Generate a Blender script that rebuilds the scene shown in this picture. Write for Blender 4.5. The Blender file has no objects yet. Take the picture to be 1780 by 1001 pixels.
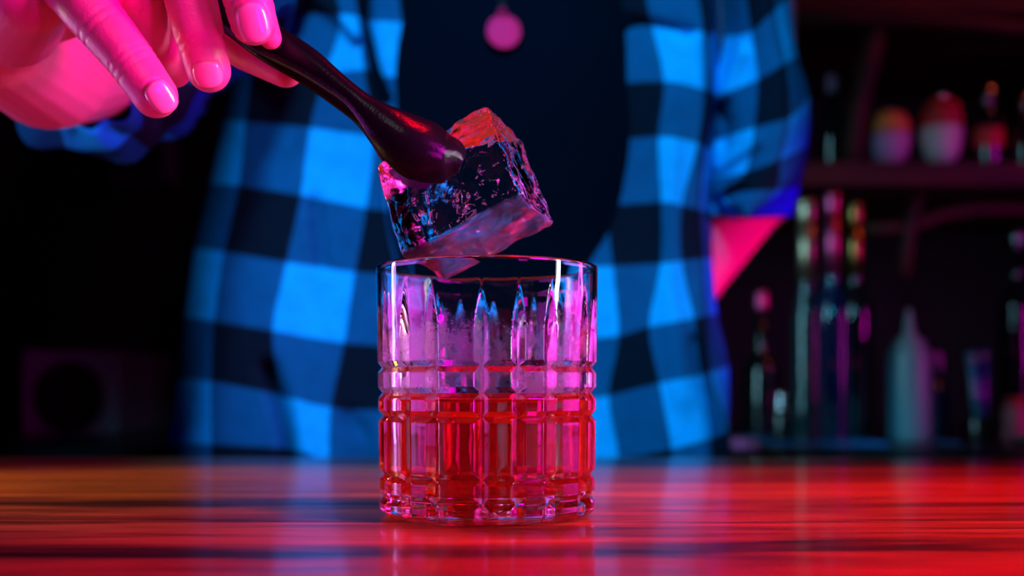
import bpy, bmesh, math, random
import numpy as np
from mathutils import Vector, Matrix, noise

PI = math.pi
D = bpy.data
COL = bpy.context.scene.collection
SC = bpy.context.scene
random.seed(7)

# ------------------------------------------------------------------ camera
F_PX, CX, HY, CAM_Z = 2000.0, 890.0, 675.0, 0.0493


def P(x, y, Y):
    """point at distance Y in front of the camera that shows at pixel x, y of the photograph"""
    return Vector(((x - CX) / F_PX * Y, Y, CAM_Z + (HY - y) / F_PX * Y))


cam_d = D.cameras.new('camera')
cam = D.objects.new('camera', cam_d)
COL.objects.link(cam)
cam.location = (0, 0, CAM_Z)
cam.rotation_euler = (PI / 2, 0, 0)
cam_d.sensor_width = 36
cam_d.lens = F_PX / 1780 * 36
cam_d.shift_y = (HY - 500.5) / 1780
cam_d.clip_start = 0.01
cam_d.dof.use_dof = True
cam_d.dof.focus_distance = 0.412
cam_d.dof.aperture_fstop = 6.2
SC.camera = cam

# ------------------------------------------------------------------ world, lamps, exposure
w = D.worlds.new('bar_night')
SC.world = w
w.use_nodes = True
w.node_tree.nodes['Background'].inputs[0].default_value = (0.25, 0.45, 0.6, 1)
w.node_tree.nodes['Background'].inputs[1].default_value = 0.006
SC.view_settings.view_transform = 'Standard'
SC.view_settings.look = 'None'
SC.view_settings.exposure = 0.0
SC.view_settings.gamma = 1.0
SC.view_settings.use_curve_mapping = False
try:
    SC.cycles.use_denoising = True
    SC.cycles.max_bounces = 24
    SC.cycles.transmission_bounces = 20
    SC.cycles.glossy_bounces = 8
    SC.cycles.diffuse_bounces = 3
    SC.cycles.transparent_max_bounces = 12
    SC.cycles.sample_clamp_indirect = 6.0
    SC.cycles.caustics_refractive = True
    SC.cycles.caustics_reflective = True
    SC.cycles.blur_glossy = 0.3
except Exception:
    pass

MAG = (1.0, 0.0, 0.82)
CYAN = (0.0, 0.62, 1.0)


def area(name, loc, target, size, power, color, size_y=None, spread=180):
    l = D.lights.new(name, 'AREA')
    l.energy = power
    l.color = color
    l.size = size
    if size_y:
        l.shape = 'RECTANGLE'
        l.size_y = size_y
    l.spread = math.radians(spread)
    o = D.objects.new(name, l)
    COL.objects.link(o)
    o.location = loc
    o.rotation_euler = (Vector(target) - Vector(loc)).to_track_quat('-Z', 'Y').to_euler()
    return o


def spot(name, loc, target, power, color, angle, blend=0.4, radius=0.05):
    l = D.lights.new(name, 'SPOT')
    l.energy = power
    l.color = color
    l.spot_size = math.radians(angle)
    l.spot_blend = blend
    l.shadow_soft_size = radius
    o = D.objects.new(name, l)
    COL.objects.link(o)
    o.location = loc
    o.rotation_euler = (Vector(target) - Vector(loc)).to_track_quat('-Z', 'Y').to_euler()
    return o


area('magenta_panel', (0.60, 0.02, 0.40), (-0.17, 0.43, 0.16), 0.26, 1.4, MAG, 0.26, spread=50)
spot('magenta_pendant_fill', (0.42, 0.10, 0.50), (-0.007, 0.95, 0.343), 9.0, MAG, 9, 0.4, 0.03)  # narrow fill added only to turn the pendant magenta
area('ice_underside_fill', (0.34, -0.02, 0.03), (0.0, 0.44, 0.11), 0.10, 0.13, MAG, 0.05, spread=36)  # unseen lamp added to brighten the underside of the ice
area('lilac_glass_fill', (-0.55, 0.42, 0.065), (0.0, 0.45, 0.06), 0.50, 0.20, (0.85, 0.08, 1.0), 0.12, spread=80)  # unseen panel added so the glass has lilac to refract
area('pink_glass_fill', (0.62, 0.62, 0.065), (0.0, 0.45, 0.06), 0.45, 0.20, (1.0, 0.03, 0.75), 0.12, spread=80)  # unseen panel added so glass and drink refract pink
area('lilac_ice_edge_fill', (-0.50, 0.60, 0.20), (0.0, 0.43, 0.13), 0.03, 0.12, (0.75, 0.35, 1.0), 0.45, spread=60)  # added fill, lights the ice edges from the left
area('magenta_ice_edge_fill', (0.56, 0.66, 0.20), (0.0, 0.43, 0.13), 0.03, 0.14, (1.0, 0.08, 0.75), 0.45, spread=60)  # added fill, lights the ice edges from the right
area('magenta_elbow_fill', (1.10, 0.50, 0.20), (0.23, 1.05, 0.145), 0.08, 0.17, (1.0, 0.0, 0.6), 0.08, spread=17)  # separate fill added for the bare elbow alone
spot('blue_stage_spot', (-0.05, 0.10, 0.82), (-0.03, 0.95, 0.23), 56.0, CYAN, 44, 0.30, 0.07)
area('white_strip_softbox', (0.62, 0.29, 0.19), (0, 0.45, 0.06), 0.05, 0.20, (0.9, 0.92, 1.0), 0.30, spread=34)
area('small_white_lamp', (-0.12, -0.10, 0.52), (-0.05, 0.43, 0.15), 0.06, 0.03, (0.9, 1.0, 1.0), 0.06, spread=60)
spot('blue_sleeve_fill', (-0.90, 0.05, 0.24), (-0.27, 0.72, 0.19), 16.0, CYAN, 24, 0.5, 0.04)  # second blue source, added to reach the shadowed left sleeve
spot('red_counter_spot', (0.30, 0.24, 0.95), (0.28, 0.31, 0.0), 155.0, (1.0, 0.0, 0.01), 56, 1.0, 0.06)
spot('amber_counter_spot', (-0.90, 0.50, 0.36), (-0.25, 0.56, 0.0), 62.0, (1.0, 0.60, 0.08), 26, 0.9, 0.05)
spot('rim_spot', (-0.7, 0.66, 0.20), (-0.17, 0.42, 0.19), 1.2, (1.0, 0.9, 0.75), 26, 0.8, 0.03)
area('magenta_bottle_glint', (1.50, 1.0, 0.25), (0.7, 2.0, 0.10), 0.02, 0.7, MAG, 0.8, spread=60)  # unseen source added for magenta highlights on the bottles
area('cyan_bottle_glint', (0.06, 1.36, 0.25), (0.6, 1.9, 0.12), 0.02, 0.30, (0.30, 0.80, 1.0), 0.7, spread=70)  # added behind the person for cyan highlights on the bottles
area('back_bar_warm_lamp', (1.2, 1.5, 1.1), (0.8, 2.1, 0.4), 0.1, 0.4, (1.0, 0.12, 0.04), 0.1, spread=100)


# ------------------------------------------------------------------ helpers
def tag(o, label=None, cat=None, group=None, kind=None):
    if label:
        o['label'] = label
    if cat:
        o['category'] = cat
    if group:
        o['group'] = group
    if kind:
        o['kind'] = kind
    return o


def link(o, parent=None, mat=None):
    COL.objects.link(o)
    if parent is not None:
        o.parent = parent
        o.matrix_parent_inverse = Matrix.Identity(4)
        # children are built in world coordinates: bring them into the parent's frame
        o.matrix_parent_inverse = world_of(parent).inverted()
    if mat is not None and o.data is not None:
        o.data.materials.append(mat)
    return o


def world_of(o):
    m = Matrix.LocRotScale(o.location, o.rotation_euler, o.scale)
    if o.parent is not None:
        return world_of(o.parent) @ o.matrix_parent_inverse @ m
    return m


def empty(name, loc):
    o = D.objects.new(name, None)
    o.empty_display_size = 0.02
    o.location = loc
    COL.objects.link(o)
    return o


def mesh(name, verts, faces, mat=None, parent=None, smooth=True, origin=None):
    me = D.meshes.new(name)
    if origin is not None:
        org = Vector(origin)
        verts = [Vector(v) - org for v in verts]
    me.from_pydata([tuple(v) for v in verts], [], faces)
    if smooth:
        me.polygons.foreach_set('use_smooth', [True] * len(me.polygons))
    me.update()
    o = D.objects.new(name, me)
    if origin is not None:
        o.location = origin
    link(o, parent, mat)
    return o


def from_bm(name, bm, mat=None, parent=None, smooth=True, loc=None):
    bmesh.ops.recalc_face_normals(bm, faces=bm.faces)
    me = D.meshes.new(name)
    bm.to_mesh(me)
    bm.free()
    if smooth:
        me.polygons.foreach_set('use_smooth', [True] * len(me.polygons))
    o = D.objects.new(name, me)
    if loc is not None:
        o.location = loc
    link(o, parent, mat)
    return o


def box(name, lo, hi, mat, parent=None, bev=0.002, smooth=False):
    bm = bmesh.new()
    lo = Vector(lo)
    hi = Vector(hi)
    c = (lo + hi) / 2
    s = hi - lo
    bmesh.ops.create_cube(bm, size=1, matrix=Matrix.Translation((0, 0, 0)) @ Matrix.Diagonal((s.x, s.y, s.z, 1)))
    if bev > 0:
        bmesh.ops.bevel(bm, geom=bm.edges[:], offset=min(bev, min(s) * 0.4), segments=2, affect='EDGES', profile=0.7)
    return from_bm(name, bm, mat, parent, smooth, loc=c)


def lathe(name, prof, c, mat, parent=None, n=40, sharp=None, axis=None):
    """prof: list of (r, z); closed at r=0 ends.  c: base centre"""
    verts, faces = [], []
    rings = []
    for r, z in prof:
        if r < 1e-6:
            rings.append([len(verts)])
            verts.append(Vector((0, 0, z)))
        else:
            ids = []
            for k in range(n):
                a = 2 * PI * k / n
                ids.append(len(verts))
                verts.append(Vector((r * math.cos(a), r * math.sin(a), z)))
            rings.append(ids)
    for a, b in zip(rings[:-1], rings[1:]):
        if len(a) == 1 and len(b) == 1:
            continue
        for k in range(n):
            k2 = (k + 1) % n
            if len(a) == 1:
                faces.append((a[0], b[k2], b[k]))
            elif len(b) == 1:
                faces.append((a[k], a[k2], b[0]))
            else:
                faces.append((a[k], a[k2], b[k2], b[k]))
    o = mesh(name, verts, faces, None, None, True)
    bm = bmesh.new()
    bm.from_mesh(o.data)
    bmesh.ops.recalc_face_normals(bm, faces=bm.faces)
    bm.to_mesh(o.data)
    bm.free()
    COL.objects.unlink(o)
    o.location = c
    if axis is not None:
        o.rotation_euler = Vector(axis).to_track_quat('Z', 'Y').to_euler()
    link(o, parent, mat)
    if sharp:
        o.data.set_sharp_from_angle(angle=math.radians(sharp))
    return o


def tube(name, pts, rad, mat, parent=None, n=12, res=None):
    """round bar through points, closed caps"""
    pts = [Vector(p) for p in pts]
    if not hasattr(rad, '__len__'):
        rad = [rad] * len(pts)
    verts, faces = [], []
    up = Vector((0, 0, 1))
    prev = None
    org = pts[0].copy()
    for i, p in enumerate(pts):
        t = (pts[min(i + 1, len(pts) - 1)] - pts[max(i - 1, 0)]).normalized()
        if prev is None:
            s = t.cross(up)
            if s.length < 1e-3:
                s = t.cross(Vector((1, 0, 0)))
            s.normalize()
        else:
            s = (prev - t * prev.dot(t)).normalized()
        prev = s
        q = t.cross(s)
        for k in range(n):
            a = 2 * PI * k / n
            verts.append(p + (s * math.cos(a) + q * math.sin(a)) * rad[i])
    for i in range(len(pts) - 1):
        for k in range(n):
            k2 = (k + 1) % n
            faces.append((i * n + k, i * n + k2, (i + 1) * n + k2, (i + 1) * n + k))
    faces.append(tuple(range(n))[::-1])
    faces.append(tuple((len(pts) - 1) * n + k for k in range(n)))
    return mesh(name, verts, faces, mat, parent, True, origin=org)


def catmull(p0, p1, p2, p3, t):
    return 0.5 * ((2 * p1) + (-p0 + p2) * t + (2 * p0 - 5 * p1 + 4 * p2 - p3) * t * t + (-p0 + 3 * p1 - 3 * p2 + p3) * t ** 3)


def spline(pts, n):
    """dense catmull-rom polyline through numpy points, n steps per span"""
    pts = np.asarray(pts, float)
    out = []
    m = len(pts)
    for i in range(m - 1):
        p0 = pts[i - 1] if i > 0 else 2 * pts[0] - pts[1]
        p3 = pts[i + 2] if i + 2 < m else 2 * pts[-1] - pts[-2]
        for k in range(n):
            out.append(catmull(p0, pts[i], pts[i + 1], p3, k / n))
    out.append(pts[-1])
    return np.array(out)


# ------------------------------------------------------------------ materials
def new_mat(name):
    m = D.materials.new(name)
    m.use_nodes = True
    nt = m.node_tree
    return m, nt, nt.nodes['Principled BSDF']


def N(nt, t, **kw):
    n = nt.nodes.new(t)
    for k, v in kw.items():
        if k in ('operation', 'blend_type', 'data_type', 'feature', 'wave_type', 'bands_direction', 'noise_dimensions', 'interpolation_type', 'distance', 'mode'):
            setattr(n, k, v)
        else:
            n.inputs[k].default_value = v
    return n


def pbr(name, col, rough=0.5, metal=0.0, coat=0.0, spec=0.5, bump=0.0, bscale=200, vary=0.0, **kw):
    m, nt, b = new_mat(name)
    b.inputs['Base Color'].default_value = (*col, 1)
    b.inputs['Roughness'].default_value = rough
    b.inputs['Metallic'].default_value = metal
    b.inputs['Coat Weight'].default_value = coat
    b.inputs['Coat Roughness'].default_value = 0.08
    b.inputs['Specular IOR Level'].default_value = spec
    for k, v in kw.items():
        b.inputs[k].default_value = v
    tc = N(nt, 'ShaderNodeTexCoord')
    nz = N(nt, 'ShaderNodeTexNoise', Scale=bscale, Detail=5.0)
    nt.links.new(tc.outputs['Object'], nz.inputs['Vector'])
    if bump > 0:
        bp = N(nt, 'ShaderNodeBump', Strength=bump, Distance=0.002)
        nt.links.new(nz.outputs['Fac'], bp.inputs['Height'])
        nt.links.new(bp.outputs['Normal'], b.inputs['Normal'])
    if vary > 0:
        nz2 = N(nt, 'ShaderNodeTexNoise', Scale=bscale * 0.1, Detail=4.0)
        nt.links.new(tc.outputs['Object'], nz2.inputs['Vector'])
        mx = N(nt, 'ShaderNodeMix', data_type='RGBA')
        mx.inputs[6].default_value = (*[c * (1 - vary) for c in col], 1)
        mx.inputs[7].default_value = (*[min(1, c * (1 + vary)) for c in col], 1)
        nt.links.new(nz2.outputs['Fac'], mx.inputs[0])
        nt.links.new(mx.outputs[2], b.inputs['Base Color'])
    return m


def wood_mat(name, dark, mid, light, coat=0.4, rough=0.35, stretch=(1.2, 14, 14), seed=0.0, coat_rough=0.10):
    m, nt, b = new_mat(name)
    tc = N(nt, 'ShaderNodeTexCoord')
    geo = N(nt, 'ShaderNodeNewGeometry')
    oi = N(nt, 'ShaderNodeObjectInfo')
    mp = N(nt, 'ShaderNodeMapping')
    mp.inputs['Scale'].default_value = stretch
    add = N(nt, 'ShaderNodeVectorMath', operation='ADD')
    mul = N(nt, 'ShaderNodeVectorMath', operation='MULTIPLY')
    cmb = N(nt, 'ShaderNodeCombineXYZ')
    nt.links.new(oi.outputs['Random'], cmb.inputs[0])
    nt.links.new(oi.outputs['Random'], cmb.inputs[1])
    nt.links.new(cmb.outputs[0], mul.inputs[0])
    mul.inputs[1].default_value = (37 + seed, 17, 5)
    nt.links.new(geo.outputs['Position'], mp.inputs['Vector'])
    nt.links.new(mp.outputs[0], add.inputs[0])
    nt.links.new(mul.outputs[0], add.inputs[1])
    n1 = N(nt, 'ShaderNodeTexNoise', Scale=1.6, Detail=6.0, Roughness=0.62, Distortion=0.7)
    n2 = N(nt, 'ShaderNodeTexNoise', Scale=9.0, Detail=8.0, Roughness=0.7, Distortion=0.2)
    nt.links.new(add.outputs[0], n1.inputs['Vector'])
    nt.links.new(add.outputs[0], n2.inputs['Vector'])
    mx = N(nt, 'ShaderNodeMix', data_type='FLOAT')
    mx.inputs[0].default_value = 0.4
    nt.links.new(n1.outputs['Fac'], mx.inputs[2])
    nt.links.new(n2.outputs['Fac'], mx.inputs[3])
    cr = N(nt, 'ShaderNodeValToRGB')
    e = cr.color_ramp.elements
    e[0].position = 0.40
    e[0].color = (*dark, 1)
    e[1].position = 0.62
    e[1].color = (*light, 1)
    x = cr.color_ramp.elements.new(0.48)
    x.color = (*mid, 1)
    nt.links.new(mx.outputs[0], cr.inputs[0])
    # per-plank tone
    mr = N(nt, 'ShaderNodeMapRange')
    mr.inputs[3].default_value = 0.45
    mr.inputs[4].default_value = 1.2
    nt.links.new(oi.outputs['Random'], mr.inputs[0])
    vm = N(nt, 'ShaderNodeVectorMath', operation='SCALE')
    nt.links.new(cr.outputs[0], vm.inputs[0])
    nt.links.new(mr.outputs[0], vm.inputs['Scale'])
    nt.links.new(vm.outputs[0], b.inputs['Base Color'])
    b.inputs['Roughness'].default_value = rough
    b.inputs['Coat Weight'].default_value = coat
    b.inputs['Coat Roughness'].default_value = coat_rough
    b.inputs['Coat IOR'].default_value = 1.5
    bp = N(nt, 'ShaderNodeBump', Strength=0.12, Distance=0.0006)
    nt.links.new(n2.outputs['Fac'], bp.inputs['Height'])
    nt.links.new(bp.outputs['Normal'], b.inputs['Normal'])
    return m


def glass_mat(name, col=(1, 1, 1), rough=0.0, ior=1.5, tint=None):
    m, nt, b = new_mat(name)
    b.inputs['Base Color'].default_value = (*col, 1)
    b.inputs['Transmission Weight'].default_value = 1.0
    b.inputs['Roughness'].default_value = rough
    b.inputs['IOR'].default_value = ior
    return m


M = {}
M['counter'] = wood_mat('varnished_wood', (0.02, 0.005, 0.002), (0.22, 0.05, 0.012), (0.62, 0.19, 0.05))
M['shelf_wood'] = wood_mat('dark_red_wood', (0.01, 0.002, 0.001), (0.04, 0.006, 0.003), (0.09, 0.014, 0.006), coat=0.0, rough=0.7)
M['wall'] = pbr('dark_painted_wall', (0.006, 0.008, 0.009), 0.85, bump=0.2, bscale=30, vary=0.4)
M['floor'] = pbr('dark_floor', (0.02, 0.018, 0.016), 0.5, bump=0.1, bscale=20, vary=0.4)
M['black_counter'] = pbr('black_back_counter', (0.006, 0.006, 0.008), 0.35, vary=0.2)


def skin_mat():
    m, nt, b = new_mat('skin')
    tc = N(nt, 'ShaderNodeTexCoord')
    n1 = N(nt, 'ShaderNodeTexNoise', Scale=60.0, Detail=3.0)
    n2 = N(nt, 'ShaderNodeTexVoronoi', Scale=900.0)
    n3 = N(nt, 'ShaderNodeTexNoise', Scale=260.0, Detail=5.0)
    for n in (n1, n2, n3):
        nt.links.new(tc.outputs['Object'], n.inputs['Vector'])
    cr = N(nt, 'ShaderNodeMix', data_type='RGBA')
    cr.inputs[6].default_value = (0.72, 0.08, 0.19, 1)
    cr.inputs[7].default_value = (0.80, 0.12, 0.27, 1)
    nt.links.new(n1.outputs['Fac'], cr.inputs[0])
    nt.links.new(cr.outputs[2], b.inputs['Base Color'])
    b.inputs['Roughness'].default_value = 0.42
    b.inputs['Subsurface Weight'].default_value = 0.35
    b.inputs['Subsurface Radius'].default_value = (0.006, 0.002, 0.001)
    b.inputs['Subsurface Scale'].default_value = 1.0
    ad = N(nt, 'ShaderNodeMath', operation='ADD')
    nt.links.new(n2.outputs['Distance'], ad.inputs[0])
    nt.links.new(n3.outputs['Fac'], ad.inputs[1])
    bp = N(nt, 'ShaderNodeBump', Strength=0.25, Distance=0.0003)
    nt.links.new(ad.outputs[0], bp.inputs['Height'])
    nt.links.new(bp.outputs['Normal'], b.inputs['Normal'])
    return m


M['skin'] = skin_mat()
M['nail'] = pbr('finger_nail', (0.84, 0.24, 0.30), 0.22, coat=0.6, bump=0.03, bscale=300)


def plaid_mat():
    m, nt, b = new_mat('buffalo_plaid_flannel')
    uv = N(nt, 'ShaderNodeUVMap')
    sp = N(nt, 'ShaderNodeSeparateXYZ')
    nt.links.new(uv.outputs[0], sp.inputs[0])

    def stripe(sock):
        # 1 on even checks, 0 on odd checks, slightly soft edge
        a = N(nt, 'ShaderNodeMath', operation='PINGPONG')
        a.inputs[1].default_value = 1.0
        off = N(nt, 'ShaderNodeMath', operation='ADD')
        off.inputs[1].default_value = 0.5
        nt.links.new(sock, off.inputs[0])
        nt.links.new(off.outputs[0], a.inputs[0])
        r = N(nt, 'ShaderNodeMapRange')
        r.inputs[1].default_value = 0.48
        r.inputs[2].default_value = 0.52
        nt.links.new(a.outputs[0], r.inputs[0])
        return r.outputs[0]
    # pingpong(u+.5): u in [0,1] -> [.5,1,.5] ; u in [1,2] -> [.5,0,.5]
    s1, s2 = stripe(sp.outputs[0]), stripe(sp.outputs[1])
    sm = N(nt, 'ShaderNodeMath', operation='ADD')
    nt.links.new(s1, sm.inputs[0])
    nt.links.new(s2, sm.inputs[1])
    hf = N(nt, 'ShaderNodeMath', operation='MULTIPLY')
    hf.inputs[1].default_value = 0.5
    nt.links.new(sm.outputs[0], hf.inputs[0])
    cr = N(nt, 'ShaderNodeValToRGB')
    e = cr.color_ramp.elements
    e[0].position = 0.0
    e[0].color = (0.004, 0.006, 0.016, 1)
    e[1].position = 1.0
    e[1].color = (0.006, 0.40, 0.92, 1)
    x = e.new(0.5)
    x.color = (0.004, 0.085, 0.23, 1)
    nt.links.new(hf.outputs[0], cr.inputs[0])
    # twill weave
    wv = N(nt, 'ShaderNodeTexWave', Scale=26.0, Distortion=0.4)
    wv.bands_direction = 'DIAGONAL'
    nt.links.new(uv.outputs[0], wv.inputs['Vector'])
    nz = N(nt, 'ShaderNodeTexNoise', Scale=3.0, Detail=6.0, Roughness=0.7)
    nt.links.new(uv.outputs[0], nz.inputs['Vector'])
    mr = N(nt, 'ShaderNodeMapRange')
    mr.inputs[1].default_value = 0.3
    mr.inputs[2].default_value = 0.7
    mr.inputs[3].default_value = 0.82
    mr.inputs[4].default_value = 1.12
    nt.links.new(nz.outputs['Fac'], mr.inputs[0])
    vm = N(nt, 'ShaderNodeVectorMath', operation='SCALE')
    nt.links.new(cr.outputs[0], vm.inputs[0])
    nt.links.new(mr.outputs[0], vm.inputs['Scale'])
    nt.links.new(vm.outputs[0], b.inputs['Base Color'])
    b.inputs['Roughness'].default_value = 0.85
    b.inputs['Specular IOR Level'].default_value = 0.08
    b.inputs['Sheen Weight'].default_value = 0.0
    bp = N(nt, 'ShaderNodeBump', Strength=0.25, Distance=0.0006)
    nt.links.new(wv.outputs['Fac'], bp.inputs['Height'])
    nt.links.new(bp.outputs['Normal'], b.inputs['Normal'])
    return m


M['plaid'] = plaid_mat()
M['tshirt'] = pbr('black_jersey', (0.0012, 0.004, 0.010), 0.95, spec=0.0, bump=0.15, bscale=900)
M['denim'] = pbr('dark_denim', (0.01, 0.014, 0.03), 0.85, bump=0.2, bscale=900)
M['pendant_metal'] = pbr('magenta_lit_silver', (0.70, 0.008, 0.06), 0.5, 0.95, bump=0.1, bscale=400)  # magenta light on the silver pendant is put into this colour
M['silver'] = pbr('silver', (0.75, 0.72, 0.72), 0.28, 1.0, bump=0.1, bscale=400)
M['hair'] = pbr('dark_hair', (0.02, 0.012, 0.008), 0.5, bump=0.6, bscale=500)
M['black_plastic'] = pbr('black_satin_plastic', (0.004, 0.004, 0.0045), 0.22, coat=0.0, spec=0.15, bump=0.10, bscale=900)


# ------------------------------------------------------------------ the room shell
struct = []


def S(o):
    o['kind'] = 'structure'
    return o


FL = -1.0
S(box('floor', (-3.0, -1.6, FL - 0.05), (3.2, 2.6, FL), M['floor'], bev=0))
S(box('wall_back', (-3.0, 2.5, FL), (3.2, 2.6, 1.9), M['wall'], bev=0))
S(box('wall_left', (-3.1, -1.6, FL), (-3.0, 2.6, 1.9), M['wall'], bev=0))
S(box('wall_right', (3.2, -1.6, FL), (3.3, 2.6, 1.9), M['wall'], bev=0))
S(box('wall_front', (-3.0, -1.7, FL), (3.2, -1.6, 1.9), M['wall'], bev=0))
S(box('ceiling', (-3.1, -1.7, 1.9), (3.3, 2.6, 1.95), M['wall'], bev=0))
S(box('baseboard_back', (-3.0, 2.485, FL), (3.2, 2.5, FL + 0.1), M['shelf_wood'], bev=0.002))

# ------------------------------------------------------------------ bar counter
ctr = empty('bar_counter', (0, 0.3, FL))
tag(ctr, 'long varnished wooden bar counter of side by side planks under the whiskey glass', 'counter')
ys = [-0.30, -0.18, -0.06, 0.06, 0.18, 0.305, 0.427, 0.53, 0.63, 0.73, 0.822]
for a, b_ in zip(ys[:-1], ys[1:]):
    box('plank', (-1.5, a + 0.0002, -0.045), (1.7, b_ - 0.0002, 0.0), M['counter'], ctr, bev=0.0006)
box('front_panel', (-1.45, -0.2, FL), (1.65, -0.17, -0.0455), M['shelf_wood'], ctr)
box('support_panel', (-1.45, 0.72, FL), (1.65, 0.75, -0.0455), M['shelf_wood'], ctr)

# ------------------------------------------------------------------ whiskey glass
GX, GY = (847 - 890) / 2000 * 0.448, 0.448
GC = Vector((GX, GY, 0.0004))


def zpx(y):
    return CAM_Z + (HY - y) / F_PX * 0.448


def sstep(a, b, x):
    t = min(1, max(0, (x - a) / (b - a)))
    return t * t * (3 - 2 * t)


def build_glass():
    zt = zpx(466)
    notch = [zpx(641), zpx(684), zpx(723), zpx(823), zpx(861)]
    lines = []
    for k in range(6):
        for a in (-1.5, 16.5, 33.5):
            lines.append(math.radians(a + 60 * k))
    depth_v, bw_v = 0.0021, 0.0028
    depth_h, bw_h = 0.0017, 0.0021
    # angular samples
    angs = set()
    R0 = 0.0422
    base = 720
    for k in range(base):
        angs.add(round(2 * PI * k / base - PI, 5))
    angs = sorted(angs)
    # z samples for outer wall
    zs = []
    z = 0.0
    while z < zt - 0.0012:
        near = min([abs(z - q) for q in notch])
        step = 0.00028 if (near < 0.0030 or z < 0.003) else (0.0008 if z < notch[0] + 0.03 else 0.0016)
        zs.append(z)
        z += step
    zs.append(zt - 0.0012)

    def outerR(z):
        r = 0.0418 + (0.0430 - 0.0418) * (z / zt)
        return r

    verts, faces = [], []

    def ring(fn):
        ids = []
        for a in angs:
            ids.append(len(verts))
            verts.append(fn(a))
        return ids

    # front direction (towards the camera) is -Y : angle measured from there, + to the right
    def pt(a, r, z):
        return Vector((r * math.sin(a), -r * math.cos(a), z))

    dl = np.array(lines)
    rings = []

    def wrap(d):
        return (d + PI) % (2 * PI) - PI

    def dist_line(a, r):
        return float(np.min(np.abs((a - dl + PI) % (2 * PI) - PI))) * r

    # flat-ish panels: distance from panel centre reduces radius (chord)
    srt = sorted([wrap(l) for l in lines])
    dv_all = [dist_line(a, R0) for a in angs]
    chord = []
    for a in angs:
        # neighbouring lines
        lo = max([l for l in srt + [srt[-1] - 2 * PI] if l <= a + 1e-9])
        hi = min([l for l in srt + [srt[0] + 2 * PI] if l > a + 1e-9])
        h = (hi - lo) / 2
        t = a - (lo + hi) / 2
        # a chord at distance R cos(h) from the axis, blended with the circle
        cr = math.cos(h) / math.cos(t) if abs(t) < PI / 2 else 1
        chord.append(1 - (1 - cr) * 0.25)
    bottom = []
    # outside bottom: flat foot ring
    rings.append([len(verts)])
    verts.append(Vector((0, 0, 0.0012)))
    rings.append(ring(lambda a: pt(a, 0.030, 0.0012)))
    rings.append(ring(lambda a: pt(a, 0.034, 0.0)))
    rings.append(ring(lambda a: pt(a, 0.0375, 0.0)))
    for z in zs:
        if z < 0.0001:
            continue
        r = outerR(z)
        # foot rounding
        if z < 0.0035:
            r -= 0.0030 * (1 - z / 0.0035) ** 2
        gh = max([max(0, 1 - abs(z - q) / bw_h) for q in notch])
        gh = gh * depth_h
        fade = 1 - sstep(zpx(590), zpx(500), z)
        cf = 1 - sstep(zpx(560), zpx(480), z)
        ids = []
        for i, a in enumerate(angs):
            bw = bw_v * (0.25 + 0.75 * fade)
            gv = max(0, 1 - dv_all[i] / bw) * depth_v * fade
            c = 1 - (1 - chord[i]) * cf
            rr = r * c - max(gv, gh)
            ids.append(len(verts))
            verts.append(pt(a, rr, z))
        rings.append(ids)
    # rim
    rt = 0.0430
    th = 0.0019
    for k in range(1, 8):
        an = PI * k / 8
        rings.append(ring(lambda a: pt(a, rt - th / 2 + th / 2 * math.cos(an), zt - 0.0012 + 0.0012 * math.sin(an))))
    # inside wall
    nin = 60
    zi0 = 0.0098
    for k in range(nin + 1):
        z = (zt - 0.0012) + (zi0 + 0.004 - (zt - 0.0012)) * k / nin
        r = (rt - th) - 0.0020 * sstep(zt - 0.010, zt - 0.045, z) - 0.0010 * (1 - z / zt)
        rings.append(ring(lambda a: pt(a, r, z)))
    rl = (rt - th) - 0.0030
    for k in range(1, 9):
        an = PI / 2 * k / 8
        rings.append(ring(lambda a: pt(a, rl - 0.004 + 0.004 * math.cos(an), zi0 + 0.004 - 0.004 * math.sin(an))))
    rings.append(ring(lambda a: pt(a, rl * 0.5, zi0 + 0.0002)))
    rings.append([len(verts)])
    verts.append(Vector((0, 0, zi0 + 0.0003)))
    n = len(angs)
    for a, b in zip(rings[:-1], rings[1:]):
        for k in range(n):
            k2 = (k + 1) % n
            if len(a) == 1:
                faces.append((a[0], b[k2], b[k]))
            elif len(b) == 1:
                faces.append((a[k], a[k2], b[0]))
            else:
                faces.append((a[k], a[k2], b[k2], b[k]))
    return verts, faces, zt, rt - th, zi0


gv, gf, GZT, GRI, GZI = build_glass()


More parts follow.
